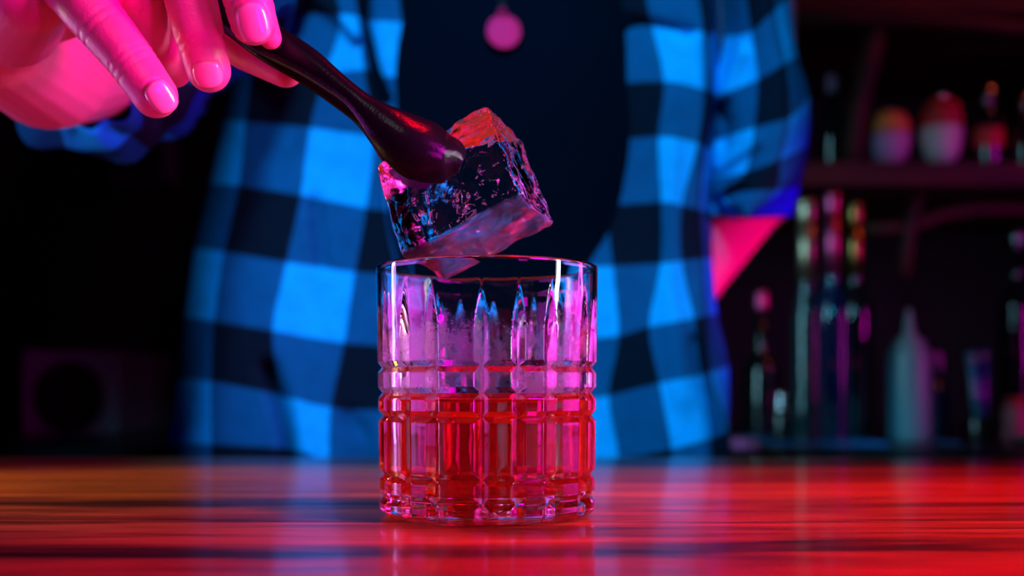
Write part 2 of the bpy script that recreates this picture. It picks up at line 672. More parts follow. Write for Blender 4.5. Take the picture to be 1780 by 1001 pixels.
def tumbler_mat():
    m, nt, b = new_mat('cut_crystal_glass')
    b.inputs['Base Color'].default_value = (0.97, 0.98, 1.0, 1)
    b.inputs['Transmission Weight'].default_value = 1.0
    b.inputs['IOR'].default_value = 1.52
    # condensation: a fine frosting on the inner side around and above the drink
    tc = N(nt, 'ShaderNodeTexCoord')
    sp = N(nt, 'ShaderNodeSeparateXYZ')
    nt.links.new(tc.outputs['Object'], sp.inputs[0])
    n1 = N(nt, 'ShaderNodeTexNoise', Scale=38.0, Detail=5.0, Roughness=0.65)
    n2 = N(nt, 'ShaderNodeTexNoise', Scale=900.0, Detail=3.0)
    n3 = N(nt, 'ShaderNodeTexVoronoi', Scale=1400.0)
    for n in (n1, n2, n3):
        nt.links.new(tc.outputs['Object'], n.inputs['Vector'])
    # radius of the point -> inner wall mask
    cx = N(nt, 'ShaderNodeCombineXYZ')
    nt.links.new(sp.outputs[0], cx.inputs[0])
    nt.links.new(sp.outputs[1], cx.inputs[1])
    ln = N(nt, 'ShaderNodeVectorMath', operation='LENGTH')
    nt.links.new(cx.outputs[0], ln.inputs[0])
    inner = N(nt, 'ShaderNodeMath', operation='LESS_THAN')
    lim = N(nt, 'ShaderNodeMath', operation='MULTIPLY_ADD')
    lim.inputs[1].default_value = 0.04
    lim.inputs[2].default_value = 0.0376
    nt.links.new(sp.outputs[2], lim.inputs[0])
    nt.links.new(lim.outputs[0], inner.inputs[1])
    nt.links.new(ln.outputs['Value'], inner.inputs[0])
    # band in height, its upper edge wobbling with the noise
    wob = N(nt, 'ShaderNodeMath', operation='MULTIPLY_ADD')
    wob.inputs[1].default_value = 0.055
    nt.links.new(n1.outputs['Fac'], wob.inputs[0])
    nt.links.new(sp.outputs[2], wob.inputs[2])
    up = N(nt, 'ShaderNodeMapRange')
    up.inputs[1].default_value = 0.1010
    up.inputs[2].default_value = 0.0930
    nt.links.new(wob.outputs[0], up.inputs[0])
    lo = N(nt, 'ShaderNodeMapRange')
    lo.inputs[1].default_value = 0.0435
    lo.inputs[2].default_value = 0.0455
    nt.links.new(sp.outputs[2], lo.inputs[0])
    m1 = N(nt, 'ShaderNodeMath', operation='MULTIPLY')
    nt.links.new(up.outputs[0], m1.inputs[0])
    nt.links.new(lo.outputs[0], m1.inputs[1])
    m2 = N(nt, 'ShaderNodeMath', operation='MULTIPLY')
    nt.links.new(m1.outputs[0], m2.inputs[0])
    nt.links.new(inner.outputs[0], m2.inputs[1])
    n5 = N(nt, 'ShaderNodeTexNoise', Scale=55.0, Detail=3.0, Roughness=0.7)
    nt.links.new(tc.outputs['Object'], n5.inputs['Vector'])
    pm = N(nt, 'ShaderNodeMapRange')
    pm.inputs[1].default_value = 0.40
    pm.inputs[2].default_value = 0.50
    nt.links.new(n5.outputs['Fac'], pm.inputs[0])
    mp_ = N(nt, 'ShaderNodeMath', operation='MULTIPLY')
    nt.links.new(m2.outputs[0], mp_.inputs[0])
    nt.links.new(pm.outputs[0], mp_.inputs[1])
    m3 = N(nt, 'ShaderNodeMath', operation='MULTIPLY')
    nt.links.new(mp_.outputs[0], m3.inputs[0])
    rr = N(nt, 'ShaderNodeMapRange')
    rr.inputs[1].default_value = 0.35
    rr.inputs[2].default_value = 0.65
    rr.inputs[3].default_value = 0.24
    rr.inputs[4].default_value = 0.50
    nt.links.new(n2.outputs['Fac'], rr.inputs[0])
    nt.links.new(rr.outputs[0], m3.inputs[1])
    nt.links.new(m3.outputs[0], b.inputs['Roughness'])
    # faint hand-made waviness of the glass
    n4 = N(nt, 'ShaderNodeTexNoise', Scale=70.0, Detail=2.0)
    nt.links.new(tc.outputs['Object'], n4.inputs['Vector'])
    bp = N(nt, 'ShaderNodeBump', Strength=0.05, Distance=0.002)
    nt.links.new(n4.outputs['Fac'], bp.inputs['Height'])
    nt.links.new(bp.outputs['Normal'], b.inputs['Normal'])
    return m


M['crystal'] = tumbler_mat()
glass = mesh('whiskey_glass', gv, gf, M['crystal'])
glass.location = GC
glass.data.set_sharp_from_angle(angle=math.radians(22))
tag(glass, 'clear cut glass tumbler with panelled sides standing on the bar below the ice cube', 'glass')


def liquid_mat():
    m, nt, b = new_mat('amber_red_drink')
    out = nt.nodes['Material Output']
    b.inputs['Base Color'].default_value = (1.0, 0.30, 0.14, 1)
    b.inputs['Transmission Weight'].default_value = 1.0
    b.inputs['Roughness'].default_value = 0.02
    b.inputs['IOR'].default_value = 1.36
    tr = N(nt, 'ShaderNodeBsdfTranslucent')
    tr.inputs['Color'].default_value = (0.95, 0.05, 0.012, 1)
    df = N(nt, 'ShaderNodeBsdfDiffuse')
    df.inputs['Color'].default_value = (0.95, 0.04, 0.02, 1)
    a = N(nt, 'ShaderNodeMixShader')
    a.inputs[0].default_value = 0.5
    nt.links.new(tr.outputs[0], a.inputs[1])
    nt.links.new(df.outputs[0], a.inputs[2])
    mx = N(nt, 'ShaderNodeMixShader')
    mx.inputs[0].default_value = 0.24
    nt.links.new(b.outputs[0], mx.inputs[1])
    nt.links.new(a.outputs[0], mx.inputs[2])
    nt.links.new(mx.outputs[0], out.inputs['Surface'])
    return m


M['drink'] = liquid_mat()
lz = zpx(694)
rl = GRI - 0.0024
prof = [(0, GZI + 0.0001), (rl - 0.004, GZI - 0.0001)]
for k in range(1, 9):
    an = PI / 2 * k / 8
    prof.append((rl - 0.004 + 0.004 * math.sin(an), GZI + 0.004 - 0.0041 * math.cos(an)))
prof += [(rl, 0.03), (rl, lz - 0.0002), (rl - 0.0008, lz - 0.0009), (rl - 0.003, lz - 0.0012), (0, lz - 0.0012)]
drink = lathe('drink', prof, GC, M['drink'], n=128, sharp=60)
tag(drink, 'amber red liquor filling the lower half of the cut glass tumbler', 'drink')

# ------------------------------------------------------------------ ice cube
KI = 0.43 / 2000
u0 = Vector((203, -70, 95)) * KI
v0 = Vector((57, -63, -168)) * KI
w0 = Vector((60, 134, -30)) * KI
lu, lv, lw = u0.length, v0.length, w0.length
U = u0.normalized()
V = (v0 - U * v0.dot(U)).normalized()
W = U.cross(V).normalized()
if W.dot(w0) < 0:
    W = -W
ICE_F = P(905, 338, 0.408)          # nearest corner
lw = 0.0335
ICE_C = ICE_F - U * lu / 2 - V * lv / 2 + W * lw / 2
R3 = Matrix((U, V, W)).transposed()
if R3.determinant() < 0:
    R3 = Matrix((U, V, -W)).transposed()


def tong_axis():
    # px x, px y, half-width px, depth of the front arm
    return [(305, -35, 18, 0.4355), (380, 12, 27, 0.430), (455, 62, 31, 0.4245), (529, 105, 27, 0.4205), (575, 139, 22, 0.418), (611, 167, 20, 0.416),
            (640, 193, 26, 0.4145), (668, 217, 38, 0.413), (700, 240, 50, 0.4125), (733, 259, 55, 0.4135), (764, 271, 47, 0.4155), (786, 276, 37, 0.418), (803, 284, 19, 0.420)]


def build_ice():
    bm = bmesh.new()
    n = 44
    # subdivided box with melted corners (superellipsoid-like rounding)
    hx, hy, hz = lu / 2, lv / 2, lw / 2
    rad = 0.0022
    for ax in range(3):
        for sg in (-1, 1):
            grid = []
            for i in range(n + 1):
                row = []
                for j in range(n + 1):
                    a, b = -1 + 2 * i / n, -1 + 2 * j / n
                    # denser near the edges
                    a = math.sin(a * PI / 2) * 0.5 + a * 0.5
                    b = math.sin(b * PI / 2) * 0.5 + b * 0.5
                    p = [0, 0, 0]
                    p[ax] = sg
                    p[(ax + 1) % 3] = a
                    p[(ax + 2) % 3] = b
                    q = Vector((p[0] * hx, p[1] * hy, p[2] * hz))
                    # round: clamp to inner box then push out by rad
                    inn = Vector((max(-hx + rad, min(hx - rad, q.x)), max(-hy + rad, min(hy - rad, q.y)), max(-hz + rad, min(hz - rad, q.z))))
                    d = q - inn
                    if d.length > 1e-9:
                        q = inn + d.normalized() * rad
                    row.append(bm.verts.new(q))
                grid.append(row)
            for i in range(n):
                for j in range(n):
                    f = (grid[i][j], grid[i + 1][j], grid[i + 1][j + 1], grid[i][j + 1])
                    bm.faces.new(f if sg > 0 else f[::-1])
    bmesh.ops.remove_doubles(bm, verts=bm.verts, dist=1e-5)
    bm.normal_update()
    for v in bm.verts:
        p = v.co
        d = noise.noise(p * 60) * 0.0010 + noise.noise(p * 150 + Vector((3, 1, 7))) * 0.00050
        # rougher melting on the far side and on the right face
        if p.x > hx * 0.8:
            d += noise.noise(p * 420) * 0.0004
        if p.y < -hy * 0.8:
            d += noise.noise(p * 230 + Vector((2, 4, 8))) * 0.0007
        if p.y > hy * 0.8:
            d += noise.noise(p * 300 + Vector((9, 9, 2))) * 0.00022
        e = sorted((abs(abs(p.x) - hx), abs(abs(p.y) - hy), abs(abs(p.z) - hz)))
        if e[1] < 0.004:
            d += noise.noise(p * 150 + Vector((5, 0, 0))) * 0.0006 - 0.0002
        v.co = p + v.normal * d
    # hollow melted where the tongs bite (front and back)
    bm.normal_update()
    tip = R3.inverted() @ (P(745, 262, 0.425) - ICE_C)
    for v in bm.verts:
        q = Vector((v.co.x - tip.x, v.co.y - tip.y))
        r = q.length / 0.017
        if r < 1:
            f = (1 - r * r) ** 2
            v.co.z -= (0.0042 * f + 0.0007 * f ** 0.5 * noise.noise(v.co * 260)) * (1 if v.co.z > 0 else -1) if abs(v.co.z) > hz * 0.6 else 0
    return bm


bm = build_ice()
M['ice'] = None


def ice_mat():
    m, nt, b = new_mat('clear_ice')
    b.inputs['Base Color'].default_value = (0.97, 0.98, 1.0, 1)
    b.inputs['Transmission Weight'].default_value = 1.0
    b.inputs['IOR'].default_value = 1.31
    tc = N(nt, 'ShaderNodeTexCoord')
    n1 = N(nt, 'ShaderNodeTexNoise', Scale=85.0, Detail=2.0, Distortion=1.2)
    n2 = N(nt, 'ShaderNodeTexNoise', Scale=55.0, Detail=3.0)
    n3 = N(nt, 'ShaderNodeTexNoise', Scale=480.0, Detail=4.0)
    for n in (n1, n2, n3):
        nt.links.new(tc.outputs['Object'], n.inputs['Vector'])
    # frosted lower face (local +y face is the underside)
    sp = N(nt, 'ShaderNodeSeparateXYZ')
    nt.links.new(tc.outputs['Object'], sp.inputs[0])
    fr = N(nt, 'ShaderNodeMapRange')
    fr.inputs[1].default_value = lv / 2 - 0.0022
    fr.inputs[2].default_value = lv / 2 - 0.0004
    fr.inputs[4].default_value = 0.42
    nt.links.new(sp.outputs[1], fr.inputs[0])
    pt_ = N(nt, 'ShaderNodeMapRange')
    pt_.inputs[1].default_value = 0.60
    pt_.inputs[2].default_value = 0.72
    pt_.inputs[4].default_value = 0.03
    nt.links.new(n2.outputs['Fac'], pt_.inputs[0])
    mx = N(nt, 'ShaderNodeMath', operation='MAXIMUM')
    nt.links.new(fr.outputs[0], mx.inputs[0])
    nt.links.new(pt_.outputs[0], mx.inputs[1])
    nt.links.new(mx.outputs[0], b.inputs['Roughness'])
    bp = N(nt, 'ShaderNodeBump', Strength=0.5, Distance=0.0022)
    ad = N(nt, 'ShaderNodeMath', operation='MULTIPLY_ADD')
    ad.inputs[1].default_value = 0.06
    nt.links.new(n3.outputs['Fac'], ad.inputs[0])
    nt.links.new(n1.outputs['Fac'], ad.inputs[2])
    nt.links.new(ad.outputs[0], bp.inputs['Height'])
    nt.links.new(bp.outputs['Normal'], b.inputs['Normal'])
    return m


M['ice'] = ice_mat()
me = D.meshes.new('ice_cube')
bmesh.ops.recalc_face_normals(bm, faces=bm.faces)
bm.to_mesh(me)
bm.free()
me.polygons.foreach_set('use_smooth', [True] * len(me.polygons))
ice = D.objects.new('ice_cube', me)
ice.location = ICE_C
ice.rotation_euler = R3.to_euler()
link(ice, None, M['ice'])
tag(ice, 'large clear ice cube with melted edges held tilted above the tumbler', 'ice cube')

# air bubbles and cracks frozen inside
M['air'] = glass_mat('air_pocket', (1, 1, 1), 0.0, 1 / 1.31)
bm = bmesh.new()
rb = random.Random(4)
for k in range(70):
    if k < 46:
        p = Vector((rb.gauss(-0.1, 0.35) * lu / 2, rb.gauss(0.25, 0.3) * lv / 2, rb.uniform(-0.2, 0.9) * lw / 2))
    else:
        p = Vector((rb.uniform(-0.85, 0.85) * lu / 2, rb.uniform(-0.85, 0.85) * lv / 2, rb.uniform(-0.8, 0.8) * lw / 2))
    p.x = max(-lu * 0.42, min(lu * 0.42, p.x))
    p.y = max(-lv * 0.42, min(lv * 0.42, p.y))
    p.z = max(-lw * 0.40, min(lw * 0.36, p.z))
    r = rb.choice((0.0002, 0.0003, 0.0004, 0.0005, 0.0008))
    st = rb.uniform(1, 3.2)
    mm = Matrix.Translation(p) @ Matrix.Rotation(rb.uniform(0, PI), 4, Vector((rb.random(), rb.random(), rb.random())).normalized()) @ Matrix.Diagonal((r * st, r, r, 1))
    bmesh.ops.create_icosphere(bm, subdivisions=2, radius=1, matrix=mm)
for k in range(22):      # thin crack sheets
    p = Vector((rb.uniform(-0.75, 0.7) * lu / 2, rb.uniform(-0.2, 0.75) * lv / 2, rb.uniform(-0.5, 0.55) * lw / 2))
    mm = Matrix.Translation(p) @ Matrix.Rotation(rb.uniform(0, PI), 4, Vector((rb.random(), rb.random(), rb.random())).normalized()) @ Matrix.Diagonal((rb.uniform(0.001, 0.0028), rb.uniform(0.0006, 0.002), 0.00008, 1))
    g = bmesh.ops.create_icosphere(bm, subdivisions=3, radius=1, matrix=mm)
    for v in g['verts']:
        v.co += Vector((noise.noise(v.co * 500), noise.noise(v.co * 500 + Vector((5, 5, 5))), noise.noise(v.co * 500 + Vector((9, 1, 4))))) * 0.0007
bub = from_bm('air_bubbles', bm, M['air'], None)
COL.objects.unlink(bub)
COL.objects.link(bub)
bub.parent = ice
bub['kind'] = 'stuff'

# ------------------------------------------------------------------ ice tongs
tongs = empty('ice_tongs', P(455, 62, 0.44))
tag(tongs, 'black ice tongs with spoon shaped ends gripping the ice cube, held by the hand', 'tongs')


def arm(dshift, sx, spoon_depth):
    ax = tong_axis()
    ctrl = np.array([[a, b, c, d] for a, b, c, d in ax], float)
    pts = spline(ctrl, 8)
    n = 28
    verts, faces = [], []
    m = len(pts)
    for i, (x, y, hw, dep) in enumerate(pts):
        t = i / (m - 1)
        dep2 = dep + dshift(x)
        c = P(x, y, dep) + Vector((0, dep2 - dep, 0))
        j0, j1 = max(i - 1, 0), min(i + 1, m - 1)
        tx, ty = pts[j1][0] - pts[j0][0], pts[j1][1] - pts[j0][1]
        L = math.hypot(tx, ty)
        side = Vector((-ty / L, 0, -tx / L))      # perpendicular in the picture plane (up-right)
        if side.z < 0:
            side = -side
        hwm = hw / F_PX * dep
        # thickness along depth
        bowl = sstep(640, 720, x)
        th = 0.0034 * (1 - bowl) + 0.0013 * bowl
        sag = 0.0065 * bowl * (1 - 0.55 * sstep(770, 803, x)) * sx
        for k in range(n):
            a = 2 * PI * k / n
            cs, sn = math.cos(a), math.sin(a)
            s = hwm * cs
            # curved across: edges of the bowl bend away from the viewer on the front arm
            d = -th * sn - sag * (1 - cs * cs)
            # crease ridge along the top edge of the handle
            d += sag * 0.55
            verts.append(c + side * s + Vector((0, d, 0)))
    for i in range(m - 1):
        for k in range(n):
            k2 = (k + 1) % n
            faces.append((i * n + k, i * n + k2, (i + 1) * n + k2, (i + 1) * n + k))
    faces.append(tuple(range(n))[::-1])
    faces.append(tuple((m - 1) * n + k for k in range(n)))
    bm = bmesh.new()
    vs = [bm.verts.new(v - tongs.location) for v in verts]
    for f in faces:
        bm.faces.new([vs[i] for i in f])
    bmesh.ops.recalc_face_normals(bm, faces=bm.faces)
    me = D.meshes.new('arm')
    bm.to_mesh(me)
    bm.free()
    me.polygons.foreach_set('use_smooth', [True] * len(me.polygons))
    o = D.objects.new('arm', me)
    COL.objects.link(o)
    o.parent = tongs
    me.materials.append(M['black_plastic'])
    o.data.set_sharp_from_angle(angle=math.radians(50))
    return o


arm(lambda x: 0.0, 1, 0)
arm(lambda x: 0.0075 + 0.031 * sstep(400, 740, x), -1, 0)
j0 = P(312, -30, 0.4350)
tube('hinge', [j0 + Vector((0, -0.003, 0)), j0 + Vector((0, 0.011, 0))], 0.0042, M['silver'], tongs)

# ------------------------------------------------------------------ person: body
SHX = -0.01          # torso centre line
body_caps = []       # coarse capsules (torso, legs, head)
hand_caps = []


def cap(lst, a, b, ra, rb, k=0):
    lst.append((Vector(a), Vector(b), ra, rb))


def caps_to_bm(lst, seg=20):
    bm = bmesh.new()
    for a, b, ra, rb in lst:
        d = b - a
        L = d.length
        n = max(2, int(L / (min(ra, rb) * 0.35)) + 1)
        # tapered capsule made as a lathe along d
        q = d.to_track_quat('Z', 'Y').to_matrix().to_4x4() if L > 1e-6 else Matrix.Identity(4)
        prof = []
        for k in range(9):
            an = PI / 2 * k / 8
            prof.append((ra * math.sin(an), -ra * math.cos(an)))
        for k in range(1, 4):
            prof.append((ra + (rb - ra) * k / 4, L * k / 4))
        for k in range(9):
            an = PI / 2 * k / 8
            prof.append((rb * math.cos(an), L + rb * math.sin(an)))
        rings = []
        for r, z in prof:
            if r < 1e-7:
                rings.append([bm.verts.new(a + (q @ Vector((0, 0, z))))])
            else:
                rings.append([bm.verts.new(a + (q @ Vector((r * math.cos(2 * PI * k / seg), r * math.sin(2 * PI * k / seg), z)))) for k in range(seg)])
        for r0, r1 in zip(rings[:-1], rings[1:]):
            for k in range(seg):
                k2 = (k + 1) % seg
                if len(r0) == 1:
                    bm.faces.new((r0[0], r1[k2], r1[k]))
                elif len(r1) == 1:
                    bm.faces.new((r0[k], r0[k2], r1[0]))
                else:
                    bm.faces.new((r0[k], r0[k2], r1[k2], r1[k]))
    return bm


def ellipsoid(bm, c, r, rot=None):
    mm = Matrix.Translation(c) @ (rot or Matrix.Identity(4)) @ Matrix.Diagonal((r[0], r[1], r[2], 1))
    bmesh.ops.create_icosphere(bm, subdivisions=4, radius=1, matrix=mm)


def remeshed(bm, voxel, smooth_it=8, factor=0.5):
    me = D.meshes.new('tmp')
    bm.to_mesh(me)
    bm.free()
    o = D.objects.new('tmp', me)
    COL.objects.link(o)
    r = o.modifiers.new('r', 'REMESH')
    r.mode = 'VOXEL'
    r.voxel_size = voxel
    if smooth_it:
        s = o.modifiers.new('s', 'SMOOTH')
        s.iterations = smooth_it
        s.factor = factor
    dg = bpy.context.evaluated_depsgraph_get()
    dg.update()
    ev = o.evaluated_get(dg)
    out = D.meshes.new_from_object(ev)
    D.objects.remove(o)
    return out


TZ = 0.0
TY = 1.075            # torso centre depth
# torso
bm = caps_to_bm([
    (Vector((SHX, TY + 0.02, 0.62)), Vector((SHX, TY + 0.01, 0.70)), 0.055, 0.055),
    (Vector((SHX - 0.16, TY + 0.01, 0.50)), Vector((SHX, TY + 0.01, 0.58)), 0.060, 0.065),
    (Vector((SHX + 0.16, TY + 0.01, 0.50)), Vector((SHX, TY + 0.01, 0.58)), 0.060, 0.065),
    # legs to the floor
    (Vector((SHX - 0.09, TY + 0.01, -0.12)), Vector((SHX - 0.11, TY, -0.50)), 0.090, 0.058),
    (Vector((SHX - 0.11, TY, -0.50)), Vector((SHX - 0.12, TY + 0.03, -0.93)), 0.057, 0.040),
    (Vector((SHX + 0.09, TY + 0.01, -0.12)), Vector((SHX + 0.11, TY, -0.50)), 0.090, 0.058),
    (Vector((SHX + 0.11, TY, -0.50)), Vector((SHX + 0.12, TY + 0.03, -0.93)), 0.057, 0.040),
    (Vector((SHX - 0.12, TY + 0.03, -0.96)), Vector((SHX - 0.14, TY - 0.12, -0.968)), 0.040, 0.032),
    (Vector((SHX + 0.12, TY + 0.03, -0.96)), Vector((SHX + 0.14, TY - 0.12, -0.968)), 0.040, 0.032),
    # person's left arm (right in the picture): upper arm, forearm reaching back down to the hip
    (P(1300, -170, 1.10), P(1308, 330, 1.07), 0.046, 0.040),
    (P(1302, 325, 1.07), P(1200, 470, 1.085), 0.042, 0.036),
    (P(1200, 470, 1.085), P(1120, 620, 1.03), 0.036, 0.028),
    # person's right upper arm to the raised elbow
    (P(470, -180, 1.02), P(215, 70, 0.78), 0.056, 0.046),
])
ellipsoid(bm, (SHX, TY, 0.34), (0.175, 0.105, 0.24))
ellipsoid(bm, (SHX, TY, 0.06), (0.155, 0.100, 0.24))
ellipsoid(bm, (SHX, TY + 0.01, -0.10), (0.165, 0.11, 0.15))
# head: skull, jaw, nose, ears
hz_ = 0.82
ellipsoid(bm, (SHX, TY + 0.005, hz_ + 0.03), (0.076, 0.096, 0.105))
ellipsoid(bm, (SHX, TY - 0.03, hz_ - 0.05), (0.055, 0.062, 0.065))
ellipsoid(bm, (SHX, TY - 0.098, hz_ - 0.005), (0.012, 0.018, 0.022))
ellipsoid(bm, (SHX - 0.078, TY + 0.01, hz_), (0.010, 0.018, 0.030))
ellipsoid(bm, (SHX + 0.078, TY + 0.01, hz_), (0.010, 0.018, 0.030))
torso_me = remeshed(bm, 0.0065, 6)

# ---- the hand that holds the tongs, and its forearm
H = [
    # forearm pointing at the viewer
    (P(215, 78, 0.78), P(80, 108, 0.585), 0.044, 0.0335),
    (P(80, 108, 0.585), P(-10, 50, 0.50), 0.0335, 0.0275),
    # wrist into the back of the hand
    (P(-10, 50, 0.50), P(30, -60, 0.455), 0.0265, 0.0215),
]
MC = P(-10, 30, 0.487)
kn = {'pinky': P(50, -110, 0.425), 'ring': P(130, -190, 0.428), 'middle': P(225, -235, 0.431), 'index': P(330, -235, 0.434)}
for k_, r_ in (('pinky', 0.0115), ('ring', 0.012), ('middle', 0.0122), ('index', 0.012)):
    H.append((MC, kn[k_], 0.016, r_))
# hypothenar pad bulging below the pinky knuckle
H.append((P(20, 30, 0.47), P(50, -10, 0.425), 0.020, 0.0155))
H.append((P(40, 0, 0.435), P(95, -30, 0.424), 0.0150, 0.0115))
# pinky
H += [(kn['pinky'], P(160, 22, 0.409), 0.0112, 0.0100),
      (P(160, 22, 0.409), P(222, 98, 0.404), 0.0100, 0.0086),
      (P(222, 98, 0.404), P(270, 166, 0.402), 0.0087, 0.0079)]
# ring: bends away behind the pinky
H += [(kn['ring'], P(234, -25, 0.420), 0.0112, 0.0098),
      (P(234, -25, 0.420), P(268, 68, 0.430), 0.0098, 0.0070),
      (P(268, 68, 0.430), P(302, 122, 0.446), 0.0068, 0.0068)]
# middle
H += [(kn['middle'], P(322, -40, 0.414), 0.0112, 0.0096),
      (P(322, -40, 0.414), P(347, 62, 0.414), 0.0096, 0.0090),
      (P(347, 62, 0.414), P(363, 122, 0.418), 0.0088, 0.0080)]
# index, its pad on the tongs
H += [(kn['index'], P(415, -120, 0.408), 0.0112, 0.0096),
      (P(415, -120, 0.408), P(428, -15, 0.404), 0.0094, 0.0090),
      (P(428, -15, 0.404), P(440, 37, 0.405), 0.0090, 0.0083),
      (P(455, 40, 0.410), P(470, 66, 0.4135), 0.0060, 0.0042)]
# thumb behind the tongs
H += [(MC, P(180, -20, 0.475), 0.018, 0.0145),
      (P(180, -20, 0.475), P(330, 18, 0.462), 0.0135, 0.0108),
      (P(330, 18, 0.462), P(430, 82, 0.452), 0.0105, 0.0092),
      (P(430, 82, 0.452), P(496, 119, 0.448), 0.0092, 0.0074)]
# hand of the other arm, resting at the hip behind the counter
bm = caps_to_bm(H, 24)
hand_me = remeshed(bm, 0.00085, 5)
print('hand verts', len(hand_me.vertices))

hand2 = []
wr = P(1120, 620, 1.03)
for k in range(4):
    a = wr + Vector((-0.045 - 0.003 * k, -0.012, -0.02 - 0.018 * k))
    b = a + Vector((-0.030, -0.004, -0.010))
    c = b + Vector((-0.022 + 0.003 * k, 0.004, -0.014))
    hand2 += [(wr, a, 0.018, 0.0105), (a, b, 0.0100, 0.0088), (b, c, 0.0086, 0.0074)]
hand2 += [(wr, wr + Vector((-0.012, -0.030, 0.012)), 0.016, 0.0115), (wr + Vector((-0.012, -0.030, 0.012)), wr + Vector((-0.050, -0.036, 0.014)), 0.0105, 0.0085)]
bm = caps_to_bm(hand2, 16)
hand2_me = remeshed(bm, 0.002, 3)

bm = bmesh.new()
for m_ in (torso_me, hand_me, hand2_me):
    bm.from_mesh(m_)
# skin creases over the finger joints
CR = []
for (xa, ya, Ya, dx, dy) in ((165, 28, 0.40, 66, 76), (176, 42, 0.40, 66, 76), (222, 98, 0.395, 50, 62), (231, 110, 0.395, 50, 62), (214, 88, 0.395, 50, 62),
                             (347, 60, 0.405, 16, 62), (351, 74, 0.405, 16, 62), (430, -10, 0.395, 12, 52)):
    c = P(xa, ya, Ya)
    t = Vector((dx, 0, -dy)).normalized()
    CR.append((c, t))
bm.verts.ensure_lookup_table()
bm.normal_update()
for v in bm.verts:
    if v.co.y < 0.46:
        for c, t in CR:
            d = v.co - c
            if abs(d.x) < 0.014 and abs(d.z) < 0.014 and abs(d.y) < 0.015:
                s = d.dot(t) + 0.0006 * noise.noise(v.co * 300)
                f = math.exp(-(s / 0.00055) ** 2)
                v.co -= v.normal * 0.00032 * f
NAILS = []
bm.verts.ensure_lookup_table()
from mathutils.bvhtree import BVHTree
bvh = BVHTree.FromBMesh(bm)
CAMP = Vector((0, 0, CAM_Z))
for (px, py, tx, ty, wd, lg) in ((283, 168, 44, 62, 0.0088, 0.0112), (361, 131, 10, 50, 0.0096, 0.0090), (440, 40, 14, 52, 0.0108, 0.0130)):
    dr = (P(px, py, 0.4) - CAMP).normalized()
    h = bvh.ray_cast(CAMP, dr)
    if h[0] is not None:
        nrm = h[1]
        if nrm.dot(dr) > 0:
            nrm = -nrm
        ax = Vector((tx, 0, -ty)).normalized()
        # follow the finger: two more hits along its length give the true slope
        h1 = bvh.ray_cast(CAMP, (P(px - tx * 0.22, py - ty * 0.22, 0.4) - CAMP).normalized())
        h2 = bvh.ray_cast(CAMP, (P(px + tx * 0.22, py + ty * 0.22, 0.4) - CAMP).normalized())
        if h1[0] is not None and h2[0] is not None:
            ax = (h2[0] - h1[0]).normalized()
        nrm = (nrm - ax * nrm.dot(ax)).normalized()
        NAILS.append((h[0], ax, nrm, wd, lg))
for v in bm.verts:
    if v.co.y < 0.44:
        for c, ax, nrm, wd, lg in NAILS:
            d = v.co - c
            if d.length < 0.011:
                sd = ax.cross(nrm)
                u_ = d.dot(sd) / (wd / 2)
                l_ = d.dot(ax) / (lg / 2)
                rr = (abs(u_) ** 3 + abs(l_) ** 3) ** (1 / 3)
                if d.dot(nrm) > -0.006:
                    if rr < 1.05:
                        v.co -= nrm * 0.00055 * sstep(1.05, 0.9, rr)
                    elif l_ < 0.6:
                        v.co += nrm * 0.00030 * math.exp(-((rr - 1.2) / 0.12) ** 2)
body_me = D.meshes.new('person')
bm.to_mesh(body_me)
bm.free()
body_me.polygons.foreach_set('use_smooth', [True] * len(body_me.polygons))
person = D.objects.new('person', body_me)
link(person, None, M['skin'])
tag(person, 'person in open blue and black plaid shirt over black tee holding tongs behind the bar', 'person')


# nails: shells fitted on the fingertips
def nail(c, ax, nrm, wdt, lng, rad):
    """c: centre on the finger surface; ax: towards the tip; nrm: outwards"""
    ax = Vector(ax).normalized()
    nrm = Vector(nrm)
    nrm = (nrm - ax * nrm.dot(ax)).normalized()
    sd = ax.cross(nrm)
    verts, faces = [], []
    nu, nv = 14, 14
    for i in range(nu + 1):
        for j in range(nv + 1):
            u = -1 + 2 * i / nu
            v = -1 + 2 * j / nv
            # square-round outline
            xx = u * math.sqrt(1 - 0.42 * v * v)
            yy = v * math.sqrt(1 - 0.42 * u * u)
            s = xx * wdt / 2
            l = yy * lng / 2
            h = math.sqrt(max(0, rad * rad - s * s)) - rad - 0.00028 * yy * yy
            edge = max(abs(u), abs(v))
            h -= 0.0006 * max(0, edge - 0.8) / 0.2
            verts.append(Vector(c) + ax * l + sd * s + nrm * (h + 0.00035))
    for i in range(nu):
        for j in range(nv):
            a = i * (nv + 1) + j
            faces.append((a, a + 1, a + nv + 2, a + nv + 1))
    o = mesh('finger_nail', verts, faces, M['nail'], None)
    o.parent = person
    s = o.modifiers.new('s', 'SOLIDIFY')
    s.thickness = 0.0008
    s.offset = -1
    return o


for c, ax, nrm, wd, lg in NAILS:
    nail(c - nrm * 0.0003, ax, nrm, wd, lg, 0.0078)


